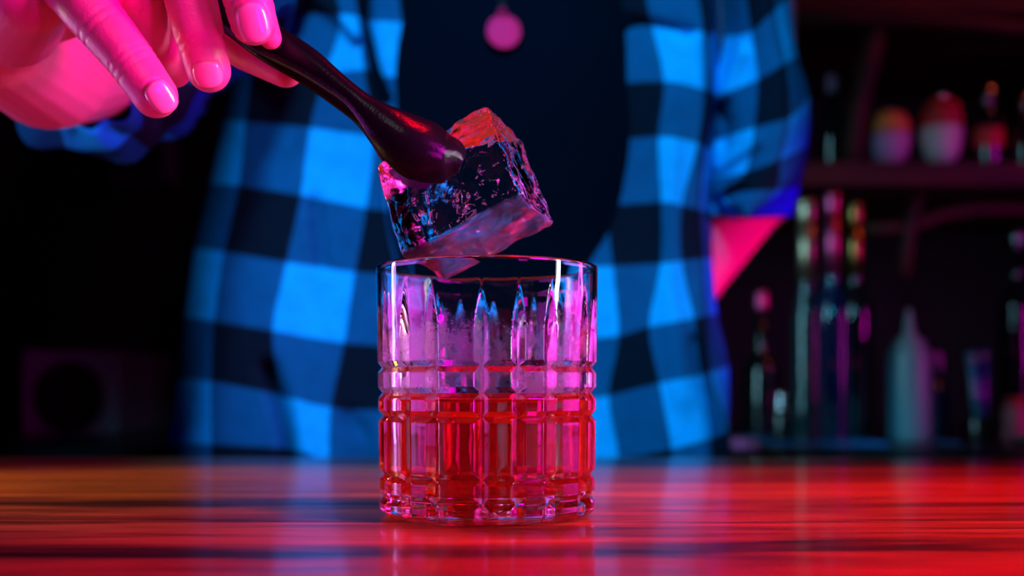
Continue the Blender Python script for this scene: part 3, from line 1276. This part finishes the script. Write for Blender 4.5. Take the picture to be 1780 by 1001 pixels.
# ------------------------------------------------------------------ clothes
def cloth_grid(name, ctrl, uv0, parent, depth_fn, per=12, wrinkle=0.0012, mat=None, thick=0.0016):
    """ctrl: rows of (px, py) or (px, py, dY) check corners; one cell = one check of the plaid."""
    rows = len(ctrl)
    cols = len(ctrl[0])
    A = np.zeros((rows, cols, 3))
    for r in range(rows):
        for c in range(cols):
            t = ctrl[r][c]
            A[r, c, 0] = t[0]
            A[r, c, 1] = t[1]
            A[r, c, 2] = t[2] if len(t) > 2 else 0
    # spline along the columns (down), then along the rows
    B = np.stack([spline(A[:, c, :], per) for c in range(cols)], axis=1)
    C = np.stack([spline(B[r, :, :], per) for r in range(B.shape[0])], axis=0)
    nr, nc = C.shape[:2]
    verts, faces, uvs = [], [], []
    for i in range(nr):
        for j in range(nc):
            x, y, dd = C[i, j]
            u = j / per
            v = i / per
            Y = depth_fn(u / (cols - 1), v / (rows - 1), x, y) + dd
            q = P(x, y, Y)
            q.y += wrinkle * (noise.noise(Vector((x * 0.012, y * 0.004, 3.1))) * 2 + noise.noise(Vector((x * 0.03, y * 0.012, 7.7))))
            verts.append(q)
            uvs.append((u + uv0[0], v + uv0[1]))
    for i in range(nr - 1):
        for j in range(nc - 1):
            a = i * nc + j
            faces.append((a, a + nc, a + nc + 1, a + 1))
    o = mesh(name, verts, faces, mat or M['plaid'], parent)
    lay = o.data.uv_layers.new(name='UVMap')
    idx = np.zeros(len(o.data.loops), dtype=np.int32)
    o.data.loops.foreach_get('vertex_index', idx)
    uvarr = np.array(uvs)[idx]
    lay.data.foreach_set('uv', uvarr.astype(np.float32).ravel())
    s = o.modifiers.new('s', 'SOLIDIFY')
    s.thickness = thick
    s.offset = 0
    return o


def ridge(x, y, pts, wdt):
    """1 on the polyline, falling to 0 at wdt pixels"""
    best = 1e9
    for (x0, y0), (x1, y1) in zip(pts[:-1], pts[1:]):
        dx, dy = x1 - x0, y1 - y0
        t = max(0, min(1, ((x - x0) * dx + (y - y0) * dy) / (dx * dx + dy * dy)))
        d = math.hypot(x - x0 - t * dx, y - y0 - t * dy)
        best = min(best, d)
    t = best / wdt
    return math.exp(-t * t * 2)


shirt = empty('flannel_shirt', Vector((SHX, TY, 0.3)))
shirt.parent = person
# left front panel in the picture
# columns: outer edge | light | dark | light | dark | light | dark (hem edge)
LP = [
    [(452, -110), (485, -105), (545, -100), (602, -95), (630, -90), (682, -85), (728, -80)],
    [(420, 20), (465, 22), (592, 26), (622, 30), (640, 36), (699, 40), (736, 45)],
    [(400, 120), (440, 125), (566, 125), (632, 122), (656, 130), (712, 138), (732, 144)],
    [(388, 208), (428, 212), (540, 223), (650, 238), (672, 240), (722, 240), (728, 245)],
    [(366, 320), (416, 323), (524, 340), (637, 362), (668, 366), (690, 370, 0.03), (694, 372, 0.05)],
    [(340, 431), (391, 438), (499, 456), (617, 473), (690, 478), (700, 480, 0.03), (702, 482, 0.05)],
    [(322, 552), (373, 558), (475, 575), (598, 596), (715, 604), (724, 606, 0.03), (726, 608, 0.05)],
    [(309, 659), (368, 663), (492, 688), (575, 708), (728, 716), (738, 718, 0.03), (740, 720, 0.05)],
    [(287, 770), (368, 772), (515, 782), (572, 800), (735, 806), (745, 808, 0.03), (748, 810, 0.05)],
    [(276, 880), (366, 882), (512, 890), (570, 905), (742, 912), (752, 914, 0.03), (754, 916, 0.05)],
]


def dl(u, v, x, y):
    base = 0.965 + 0.09 * max(0, 1 - u * 2.6) ** 2 - 0.035 * sstep(0.3, 1.0, v)
    base -= 0.012 * ridge(x, y, [(452, 500), (462, 620), (490, 720), (500, 800)], 20) * 0
    base += 0.030 * ridge(x, y, [(468, 640), (490, 700), (503, 760), (505, 860)], 17) 
    base += 0.012 * ridge(x, y, [(548, 350), (560, 460)], 14)
    base += 0.016 * ridge(x, y, [(640, -40), (636, 40), (650, 120), (665, 170)], 14)
    base -= 0.012 * ridge(x, y, [(545, -10), (590, 25), (620, 60)], 16)
    base += 0.012 * ridge(x, y, [(605, 720), (630, 760), (640, 860)], 16)
    base += 0.010 * ridge(x, y, [(400, 110), (390, 230)], 20)
    return base


cloth_grid('front_panel', LP, (0, 1), shirt, dl)

# right front panel: columns: opening edge | light | dark | light | dark | light (outer edge)
RP = [
    [(1004, -60), (1040, -60), (1110, -60), (1205, -60), (1225, -55), (1245, -50)],
    [(999, 40), (1036, 50), (1133, 46), (1222, 55), (1234, 55), (1246, 60)],
    [(996, 145), (1020, 149), (1154, 142), (1225, 156), (1236, 160), (1246, 164)],
    [(1028, 243), (1042, 246), (1145, 238), (1212, 249), (1225, 255), (1240, 260)],
    [(998, 360), (1053, 358), (1150, 352), (1184, 358), (1216, 366), (1236, 372)],
    [(999, 465), (1065, 463), (1149, 458), (1184, 454), (1222, 450), (1236, 447)],
    [(1002, 590), (1075, 584), (1129, 568), (1206, 554), (1227, 549), (1246, 546)],
    [(1004, 694), (1058, 688), (1147, 666), (1220, 652), (1234, 646), (1266, 636)],
    [(1008, 800), (1075, 798), (1167, 780), (1235, 762), (1262, 752), (1266, 756)],
    [(1010, 905), (1078, 900), (1176, 886), (1238, 872), (1262, 866), (1266, 868)],
]


def dr_(u, v, x, y):
    base = 0.975 + 0.07 * max(0, (u - 0.70) / 0.30) ** 2 - 0.045 * sstep(0.3, 1.0, v)
    base += 0.018 * ridge(x, y, [(1108, 380), (1160, 400)], 10) * 0
    base -= 0.006 * ridge(x, y, [(1168, 250), (1165, 330), (1168, 410), (1165, 520), (1185, 690)], 26)
    base += 0.014 * ridge(x, y, [(1085, 36), (1140, 44), (1200, 58)], 12)
    base += 0.012 * ridge(x, y, [(1228, 60), (1232, 200), (1222, 300)], 9)
    base += 0.012 * ridge(x, y, [(1205, 590), (1228, 700), (1245, 800)], 12)
    return base


cloth_grid('front_panel', RP, (0, 1), shirt, dr_)

# the sleeve on the right of the picture, bent arm akimbo
SR = [
    [(1252, -60, 0.03), (1290, -60), (1338, -90), (1362, -100, 0.05), (1358, -100, 0.12)],
    [(1258, 64, 0.03), (1307, 55), (1347, 17), (1372, -8, 0.05), (1366, -8, 0.12)],
    [(1236, 170, 0.03), (1318, 138), (1366, 108), (1385, 98, 0.05), (1378, 98, 0.12)],
    [(1240, 246, 0.03), (1312, 222), (1372, 204), (1404, 167, 0.05), (1396, 167, 0.12)],
    [(1238, 312, 0.03), (1296, 300), (1356, 277), (1402, 254, 0.05), (1394, 254, 0.12)],
    [(1236, 338, 0.03), (1256, 334), (1348, 330), (1388, 322, 0.05), (1380, 322, 0.12)],
    [(1236, 376, 0.03), (1294, 377), (1300, 377), (1374, 375, 0.05), (1370, 375, 0.12)],
]


def ds(u, v, x, y):
    base = 1.005 - 0.03 * math.sin(PI * min(1, max(0, u)))
    base += 0.020 * ridge(x, y, [(1250, 190), (1262, 215), (1258, 250)], 14)
    base -= 0.014 * ridge(x, y, [(1290, 90), (1262, 165)], 16)
    base += 0.014 * ridge(x, y, [(1240, 350), (1290, 330)], 12)
    base -= 0.012 * ridge(x, y, [(1250, 290), (1315, 245)], 16)
    return base


cloth_grid('sleeve', SR, (0, 1), shirt, ds, wrinkle=0.002)

# the sleeve on the left, pushed up over the forearm that comes forward
def sleeve_tube(name, path, radii, per_u, uv0, seed, crump=0.009, n=72):
    pts = spline(np.array([[*p, r] for p, r in zip(path, radii)], float), 14)
    verts, faces, uvs = [], [], []
    m = len(pts)
    prev = None
    acc = 0
    for i in range(m):
        c = Vector(pts[i][:3])
        t = (Vector(pts[min(i + 1, m - 1)][:3]) - Vector(pts[max(0, i - 1)][:3])).normalized()
        if i > 0:
            acc += (c - Vector(pts[i - 1][:3])).length
        s = t.cross(Vector((0, 0, 1))).normalized() if prev is None else (prev - t * prev.dot(t)).normalized()
        prev = s
        q = s.cross(t)
        for k in range(n + 1):
            a = 2 * PI * k / n
            ca, sa = math.cos(a), math.sin(a)
            w_ = noise.noise(Vector((ca * 1.6, sa * 1.6, acc * 26 + seed))) * crump * 1.3 + noise.noise(Vector((ca * 3.5, sa * 3.5, acc * 55 + seed))) * crump * 0.5
            w_ += math.sin(acc * 210 + 1.5 * math.sin(a * 2 + seed)) * crump * 0.35
            r = pts[i][3] + w_
            verts.append(c + (s * ca + q * sa) * r)
            uvs.append((k / n * per_u + uv0[0], acc / 0.05 + uv0[1]))
    for i in range(m - 1):
        for k in range(n):
            a = i * (n + 1) + k
            faces.append((a, a + 1, a + n + 2, a + n + 1))
    o = mesh(name, verts, faces, M['plaid'], shirt)
    lay = o.data.uv_layers.new(name='UVMap')
    idx = np.zeros(len(o.data.loops), dtype=np.int32)
    o.data.loops.foreach_get('vertex_index', idx)
    lay.data.foreach_set('uv', np.array(uvs)[idx].astype(np.float32).ravel())
    sm = o.modifiers.new('s', 'SOLIDIFY')
    sm.thickness = 0.0018
    sm.offset = 0
    return o


sleeve_tube('sleeve', [P(118, 112, 0.655), P(165, 105, 0.70), P(225, 95, 0.76), P(300, 30, 0.84), P(400, -60, 0.94), P(480, -140, 1.02)],
            [0.0385, 0.052, 0.054, 0.058, 0.064, 0.070], 8, (0.3, 0.6), 2.0)

# back and shoulders of the shirt, closing the garment behind the body
verts, faces, uvs = [], [], []
for i in range(41):
    t = i / 40
    z = 0.50 - 0.66 * t
    rx = 0.195 + 0.0 * t
    for k in range(49):
        a = -0.12 + (PI + 0.24) * k / 48
        dpt = 0.13 + 0.02 * t
        verts.append(Vector((SHX + rx * math.cos(a), TY + 0.0 + dpt * math.sin(a), z)))
        uvs.append((k / 4.0, i / 2.8))
for i in range(40):
    for k in range(48):
        a = i * 49 + k
        faces.append((a, a + 1, a + 50, a + 49))
bk = mesh('back_panel', verts, faces, M['plaid'], shirt)
lay = bk.data.uv_layers.new(name='UVMap')
idx = np.zeros(len(bk.data.loops), dtype=np.int32)
bk.data.loops.foreach_get('vertex_index', idx)
lay.data.foreach_set('uv', np.array(uvs)[idx].astype(np.float32).ravel())
sm = bk.modifiers.new('s', 'SOLIDIFY')
sm.thickness = 0.002

# black tee: a shell around the torso, and jeans below
verts, faces = [], []
nz_, na_ = 70, 72
for i in range(nz_ + 1):
    t = i / nz_
    z = 0.575 - 0.675 * t
    if z > 0.42:
        f = (z - 0.42) / 0.155
        rx = 0.185 * math.sqrt(max(0.10, 1 - f * f * 0.95)) + 0.004
        ry = 0.118 - 0.035 * f
    else:
        rx = 0.189
        ry = 0.120 + 0.004 * math.sin(z * 9)
    for k in range(na_):
        a = 2 * PI * k / na_
        wr_ = 0.0030 * noise.noise(Vector((math.cos(a) * 3, z * 6, math.sin(a) * 3 + 4)))
        wr_ += 0.0022 * math.sin(a * 9 + z * 10 + 2 * noise.noise(Vector((a, z * 5, 0)))) * sstep(0.40, 0.0, z)
        verts.append(Vector((SHX + (rx + wr_) * math.cos(a), TY + (ry + wr_) * math.sin(a), z)))
for i in range(nz_):
    for k in range(na_):
        k2 = (k + 1) % na_
        faces.append((i * na_ + k, i * na_ + k2, (i + 1) * na_ + k2, (i + 1) * na_ + k))
tee = mesh('tee_shirt', verts, faces, M['tshirt'], person)
tee['label'] = 'black tee under the open shirt'
sm = tee.modifiers.new('s', 'SOLIDIFY')
sm.thickness = 0.0015
bm = caps_to_bm([
    (Vector((SHX - 0.09, TY + 0.01, -0.12)), Vector((SHX - 0.11, TY, -0.50)), 0.104, 0.072),
    (Vector((SHX - 0.11, TY, -0.50)), Vector((SHX - 0.12, TY + 0.03, -0.88)), 0.072, 0.060),
    (Vector((SHX + 0.09, TY + 0.01, -0.12)), Vector((SHX + 0.11, TY, -0.50)), 0.104, 0.072),
    (Vector((SHX + 0.11, TY, -0.50)), Vector((SHX + 0.12, TY + 0.03, -0.88)), 0.072, 0.060)])
ellipsoid(bm, (SHX, TY + 0.01, -0.10), (0.18, 0.122, 0.12))
jm = remeshed(bm, 0.01, 3)
jm.polygons.foreach_set('use_smooth', [True] * len(jm.polygons))
jo = D.objects.new('trousers', jm)
link(jo, person, M['denim'])
bm = bmesh.new()
ellipsoid(bm, (SHX, TY + 0.022, hz_ + 0.052), (0.085, 0.098, 0.100))
hair = from_bm('hair', bm, M['hair'], person)

# necklace
neck = empty('necklace', P(875, 52, 0.95))
tag(neck, 'thin necklace with a round coin pendant hanging on the black tee', 'necklace')
pc = P(875.5, 55, 0.9475)
pr = 31 / F_PX * 0.9475
bm = bmesh.new()
prof = [(0, 0.0008), (pr * 0.80, 0.0008), (pr * 0.84, 0.0014), (pr * 0.96, 0.0014), (pr, 0.0009), (pr, -0.0009), (0, -0.0012)]
pend = lathe('pendant', prof, pc, M['pendant_metal'], neck, n=64, sharp=35, axis=(0.12, -1, 0.06))
tb = []
for k in range(25):
    a = 2 * PI * k / 24
    tb.append(P(873, 22, 0.9475) + Vector((0.0030 * math.cos(a), 0, 0.0034 * math.sin(a))))
tube('bail', tb, 0.0014, M['pendant_metal'], neck, n=10)
ch = []
for k in range(30):
    t = k / 29
    ch.append(P(873, 20, 0.9475) + Vector((-0.062 * t ** 1.1, 0.030 * t * t + 0.004, 0.26 * t)))
tube('chain', ch, 0.0005, M['hair'], neck, n=8)
ch = [Vector((2 * P(873, 20, 0.9475).x - p.x, p.y, p.z)) for p in ch]
tube('chain', ch, 0.0005, M['hair'], neck, n=8)

# ------------------------------------------------------------------ the back bar
BZ = -0.030
bc = empty('back_counter', (1.0, 2.1, FL))
tag(bc, 'low black back counter carrying bottles behind the person on the right', 'counter')
box('top', (-2.2, 1.45, BZ - 0.04), (3.0, 2.48, BZ), M['black_counter'], bc)
box('cabinet', (-2.15, 1.5, FL), (2.95, 2.47, BZ - 0.0405), M['black_counter'], bc)


def PB(x, y, Y=2.0):
    return P(x, y, Y)


sh = empty('wall_shelf', (0.95, 2.2, 0.40))
tag(sh, 'dark red wooden shelf unit with rails and brace above the bottles', 'shelf')
box('board', (0.47, 1.90, 0.385), (2.2, 2.49, 0.424), M['shelf_wood'], sh, bev=0.004)
box('board', (0.30, 1.92, 0.675), (2.2, 2.49, 0.705), M['shelf_wood'], sh, bev=0.004)
tube('brace', [PB(1535, -30, 1.96), PB(1520, 60, 1.96), PB(1488, 200, 1.97), PB(1476, 330, 1.98)], 0.020, M['shelf_wood'], sh)
tube('rail', [PB(1330, 30, 1.88), PB(1478, 32, 1.88), PB(1600, 34, 1.88), PB(1700, 42, 1.88), PB(1860, 58, 1.88)], 0.012, M['shelf_wood'], sh)
tube('rail', [PB(1500, 398, 2.0), PB(1560, 396, 2.0), PB(1600, 388, 2.0), PB(1640, 372, 2.0), PB(1700, 364, 2.0), PB(1900, 362, 2.0)], 0.012, M['shelf_wood'], sh)
tube('brace', [PB(1598, 330, 1.99), PB(1580, 400, 1.99), PB(1572, 480, 1.99)], 0.012, M['shelf_wood'], sh)

M['dark_glass'] = pbr('dark_bottle_glass', (0.006, 0.010, 0.012), 0.06, coat=0.5, spec=0.8)
M['teal_glass'] = pbr('teal_bottle_glass', (0.006, 0.035, 0.045), 0.06, coat=0.6, spec=0.8)
M['navy_glass'] = pbr('navy_bottle_glass', (0.004, 0.02, 0.07), 0.08, coat=0.6, spec=0.8)
M['warm_glint_foil'] = pbr('copper_glint_foil', (0.9, 0.62, 0.42), 0.4, 1.0, bump=0.05)  # foil colour carries the beige highlight on the bottle neck
M['pink_glint_foil'] = pbr('pink_glint_foil', (1.0, 0.12, 0.35), 0.4, 1.0, bump=0.05)  # foil colour carries the pink highlight on the bottle neck
M['brass'] = pbr('brass', (0.6, 0.35, 0.1), 0.3, 1.0, bump=0.05)  # brownish neck highlight is put into this metal colour
M['steel'] = pbr('steel', (0.6, 0.62, 0.65), 0.22, 1.0, bump=0.03)
M['lilac'] = pbr('lilac_label', (0.42, 0.25, 0.5), 0.6, vary=0.3)
M['red_label'] = pbr('red_contents', (0.55, 0.03, 0.03), 0.5, vary=0.4)
M['white_label'] = pbr('white_label', (0.55, 0.6, 0.6), 0.5, vary=0.3)
M['orange'] = pbr('orange_lid', (0.65, 0.25, 0.05), 0.5, vary=0.3)
M['milky'] = pbr('milky_plastic', (0.34, 0.46, 0.50), 0.35, vary=0.1, **{'Transmission Weight': 0.4})
M['tray'] = pbr('blue_bar_mat', (0.02, 0.16, 0.42), 0.35, vary=0.2)


def bottle(label, x, Y, ztop_px, r, zbase, glassm, capm=None, neck_r=0.012, shoulder=0.55, labelm=None, lab=(0.12, 0.42), group=None, name='bottle', neckm=None):
    top = P(x, ztop_px, Y).z
    h = top - zbase
    c = P(x, 0, Y)
    c.z = zbase
    e = empty(name, c)
    tag(e, label, 'bottle' if name == 'bottle' else name.replace('_', ' '), group)
    hs = h * shoulder
    nr = neck_r
    pr_ = [(0, 0.001), (r * 0.92, 0.0), (r, 0.006), (r, hs)]
    for k in range(1, 9):
        t = k / 8
        pr_.append((nr + (r - nr) * (0.5 + 0.5 * math.cos(PI * t)), hs + t * min(0.06, h * 0.16)))
    zt = h - 0.03
    pr_ += [(nr * 0.95, zt), (0, zt)]
    lathe('body', pr_, c, glassm, e, n=40)
    if neckm:
        z0 = hs + min(0.06, h * 0.16) + 0.002
        lathe('neck_foil', [(nr * 0.9, z0), (nr + 0.0012, z0), (nr + 0.001, zt - 0.0003), (nr * 0.5, zt - 0.0003)], c, neckm, e, n=32)
    cp = c.copy()
    cp.z += zt + 0.0002
    lathe('cap', [(0, 0), (nr * 1.15, 0), (nr * 1.18, 0.004), (nr * 1.15, 0.024), (nr * 0.9, 0.0295), (0, 0.0298)], cp, capm or M['steel'], e, n=32)
    if labelm:
        lathe('label', [(r + 0.0006, hs * lab[0]), (r + 0.0008, hs * lab[0] + 0.001), (r + 0.0008, hs * lab[1]), (r + 0.0006, hs * lab[1] + 0.001)], c, labelm, e, n=40)
    return e


# tall bottles on the back counter
bottle('tall teal bottle with a warm highlight tinted into its neck foil nearest the rolled sleeve', 1402, 1.62, 346, 0.020, BZ, M['teal_glass'], M['warm_glint_foil'], 0.0115, 0.50, neckm=M['warm_glint_foil'])
bottle('tall dark blue bottle with a pink highlight tinted into its neck foil behind the blue bar mat', 1446, 1.70, 334, 0.026, BZ, M['navy_glass'], M['pink_glint_foil'], 0.0105, 0.50, neckm=M['pink_glint_foil'])
bottle('tall dark bottle with a brown highlight tinted into its neck foil, right of the pink necked one', 1486, 1.80, 352, 0.026, BZ, M['dark_glass'], M['brass'], 0.0105, 0.52, neckm=M['brass'])
bottle('short dark bottle with a shiny cap just right of the bare elbow', 1322, 1.85, 505, 0.030, BZ, M['dark_glass'], M['pink_glint_foil'], 0.011, 0.45)
bottle('small clear capped bottle standing on the blue bar mat', 1358, 1.66, 680, 0.014, BZ + 0.005, M['dark_glass'], M['steel'], 0.007, 0.5)
bottle('dark bottle with a beaded lilac shine right of the squeeze bottle', 1624, 1.80, 612, 0.022, BZ, M['navy_glass'], M['lilac'], 0.010, 0.55)
bottle('dark bottle in the far right corner under the shelf', 1768, 2.12, 395, 0.034, BZ, M['dark_glass'], M['steel'], 0.013, 0.6)

# squeeze bottle
sc_ = P(1580, 0, 1.72)
sc_.z = BZ
sq = empty('squeeze_bottle', sc_)
tag(sq, 'milky plastic squeeze bottle with a pointed nozzle on the back counter', 'squeeze bottle')
lathe('body', [(0, 0.0005), (0.028, 0), (0.031, 0.006), (0.0315, 0.12), (0.030, 0.135), (0.024, 0.143), (0, 0.143)], sc_, M['milky'], sq)
lathe('nozzle', [(0.024, 0.1432), (0.0242, 0.150), (0.018, 0.154), (0.010, 0.160), (0.0055, 0.185), (0.003, 0.198), (0, 0.1985)], sc_, M['milky'], sq)

# bar spoons leaning in a steel cup
cup_c = P(1702, 0, 1.75)
cup_c.z = BZ
cup = empty('steel_cup', cup_c)
tag(cup, 'small steel cup holding two stirring sticks on the back counter', 'cup')
lathe('body', [(0, 0.0005), (0.020, 0), (0.021, 0.003), (0.023, 0.034), (0.0225, 0.0345), (0.0215, 0.033), (0.0195, 0.004), (0, 0.004)], cup_c, M['dark_glass'], cup)
st1 = tube('stirring_stick', [cup_c + Vector((0.006, 0, 0.006)), P(1694, 690, 1.75), P(1687, 612, 1.75)], 0.0075, pbr('teal_stick', (0.02, 0.22, 0.30), 0.2, coat=0.8), None)
tag(st1, 'teal stirring stick leaning left in the small steel cup', 'stirrer')
st2 = tube('stirring_stick', [cup_c + Vector((0.004, 0.012, 0.006)), P(1709, 690, 1.76), P(1709, 608, 1.76)], 0.0075, pbr('navy_stick', (0.02, 0.05, 0.22), 0.2, coat=0.8), None)
tag(st2, 'upright dark stick with a magenta shine in the small steel cup', 'stirrer')
# pinkish cup at the right edge
rc = P(1766, 0, 1.7)
rc.z = BZ
cp2 = empty('jar', rc)
tag(cp2, 'small pinkish red jar at the right edge of the back counter', 'jar')
lathe('body', [(0, 0.0005), (0.018, 0), (0.020, 0.004), (0.0185, 0.048), (0.016, 0.055), (0, 0.055)], rc, pbr('dusty_red', (0.45, 0.10, 0.14), 0.5, vary=0.3), cp2)
lathe('lid', [(0, 0.0552), (0.0155, 0.0552), (0.0155, 0.064), (0.013, 0.066), (0, 0.066)], rc, M['red_label'], cp2)
# dish
dc = P(1792, 0, 1.6)
dc.z = BZ
dish = lathe('dish', [(0, 0.0005), (0.018, 0), (0.026, 0.012), (0.0255, 0.013), (0.016, 0.003), (0, 0.003)], dc, M['steel'])
tag(dish, 'small shallow steel dish cut off by the right edge of the frame', 'dish')

matc = [P(1338, 0, 1.64), P(1522, 0, 1.64)]
mt = box('bar_mat', (matc[0].x, 1.58, BZ + 0.0003), (matc[1].x, 1.86, BZ + 0.005), M['tray'], bev=0.002)
tag(mt, 'blue rectangular bar mat under the tall bottles on the back counter', 'bar mat')
mt2 = box('bar_mat', (P(1575, 0, 1.7).x + 0.04, 1.60, BZ + 0.0003), (P(1672, 0, 1.6).x, 1.70, BZ + 0.004), M['tray'], bev=0.002)
tag(mt2, 'narrow dark blue mat lying in front of the squeeze bottle', 'bar mat')
ck = empty('folded_cloth', P(1300, 768, 1.5))
tag(ck, 'folded magenta bar cloth at the left end of the back counter', 'cloth')
cz = BZ + 0.0004
for q in range(3):
    box('layer', (P(1284, 0, 1.5).x + 0.001 * q, 1.47, cz + 0.0042 * q), (P(1313, 0, 1.5).x - 0.0007 * q, 1.56, cz + 0.004 + 0.0042 * q), pbr('pink_cotton', (0.75, 0.15, 0.5), 0.8, bump=0.3, bscale=500), ck, bev=0.0018, smooth=True)

# upper shelf
Z1 = 0.4242
bottle('slim clear bottle with a blue glint, first on the upper shelf', 1446, 2.0, 130, 0.022, Z1, M['dark_glass'], M['lilac'], 0.009, 0.6)


def snifter(label, x, Y, r, h, bottomm, midm, topm, capm):
    c = P(x, 0, Y)
    c.z = Z1
    e = empty('jar', c)
    tag(e, label, 'jar')
    lathe('foot', [(0, 0), (r * 0.62, 0), (r * 0.66, 0.004), (r * 0.5, 0.012), (0, 0.012)], c, bottomm, e)
    lathe('body', [(0, 0.0122), (r * 0.52, 0.0122), (r * 0.85, h * 0.25), (r, h * 0.48), (r * 0.99, h * 0.58), (0, h * 0.58)], c, midm, e)
    lathe('contents', [(0, h * 0.582), (r * 0.99, h * 0.582), (r * 0.97, h * 0.74), (r * 0.80, h * 0.88), (r * 0.5, h * 0.94), (0, h * 0.945)], c, topm, e)
    lathe('lid', [(0, h * 0.947), (r * 0.34, h * 0.947), (r * 0.34, h), (0, h * 1.01)], c, capm, e)
    return e


snifter('round jar with an orange top and a lilac label on the upper shelf', 1545, 2.0, 0.037, 0.112, M['orange'], M['lilac'], M['orange'], M['dark_glass'])
snifter('round jar with red contents and a pale teal base on the upper shelf', 1637, 2.0, 0.035, 0.135, M['teal_glass'], M['white_label'], M['red_label'], M['steel'])
bottle('clear bottle with a red label, right of the red topped jar', 1718, 2.0, 150, 0.024, Z1, M['dark_glass'], M['steel'], 0.011, 0.55, M['red_label'], (0.5, 0.9))
bottle('dark bottle at the right edge of the upper shelf', 1784, 2.0, 160, 0.026, Z1, M['dark_glass'], M['steel'], 0.011, 0.55)

# dim things on the left
spk = empty('speaker_box', P(118, 700, 2.1))
tag(spk, 'dim grey speaker box with a round dark cone behind the bar on the left', 'speaker')
a0, a1 = P(38, 608, 2.0), P(204, 0, 2.0)
M['grey_box'] = pbr('grey_painted_box', (0.10, 0.13, 0.14), 0.6, vary=0.2)
box('case', (a0.x, 2.0, BZ), (a1.x, 2.3, a0.z), M['grey_box'], spk, bev=0.006)
sc2 = P(122, 690, 1.999)
lathe('cone', [(0, 0.004), (0.02, 0.006), (0.052, 0.0005), (0.058, 0.004), (0.062, 0.003), (0.062, 0)], sc2, M['black_counter'], spk, axis=(0, -1, 0))
fr = empty('wall_box', P(238, 270, 2.45))
tag(fr, 'dim square metal box fixed on the back wall below the raised forearm', 'box')
b0, b1 = P(182, 312, 2.42), P(290, 232, 2.42)
box('case', (b0.x, 2.42, b0.z), (b1.x, 2.4995, b1.z), M['grey_box'], fr, bev=0.004)
box('door', (b0.x + 0.01, 2.412, b0.z + 0.01), (b1.x - 0.01, 2.4195, b1.z - 0.01), M['wall'], fr, bev=0.003)
print('script done')
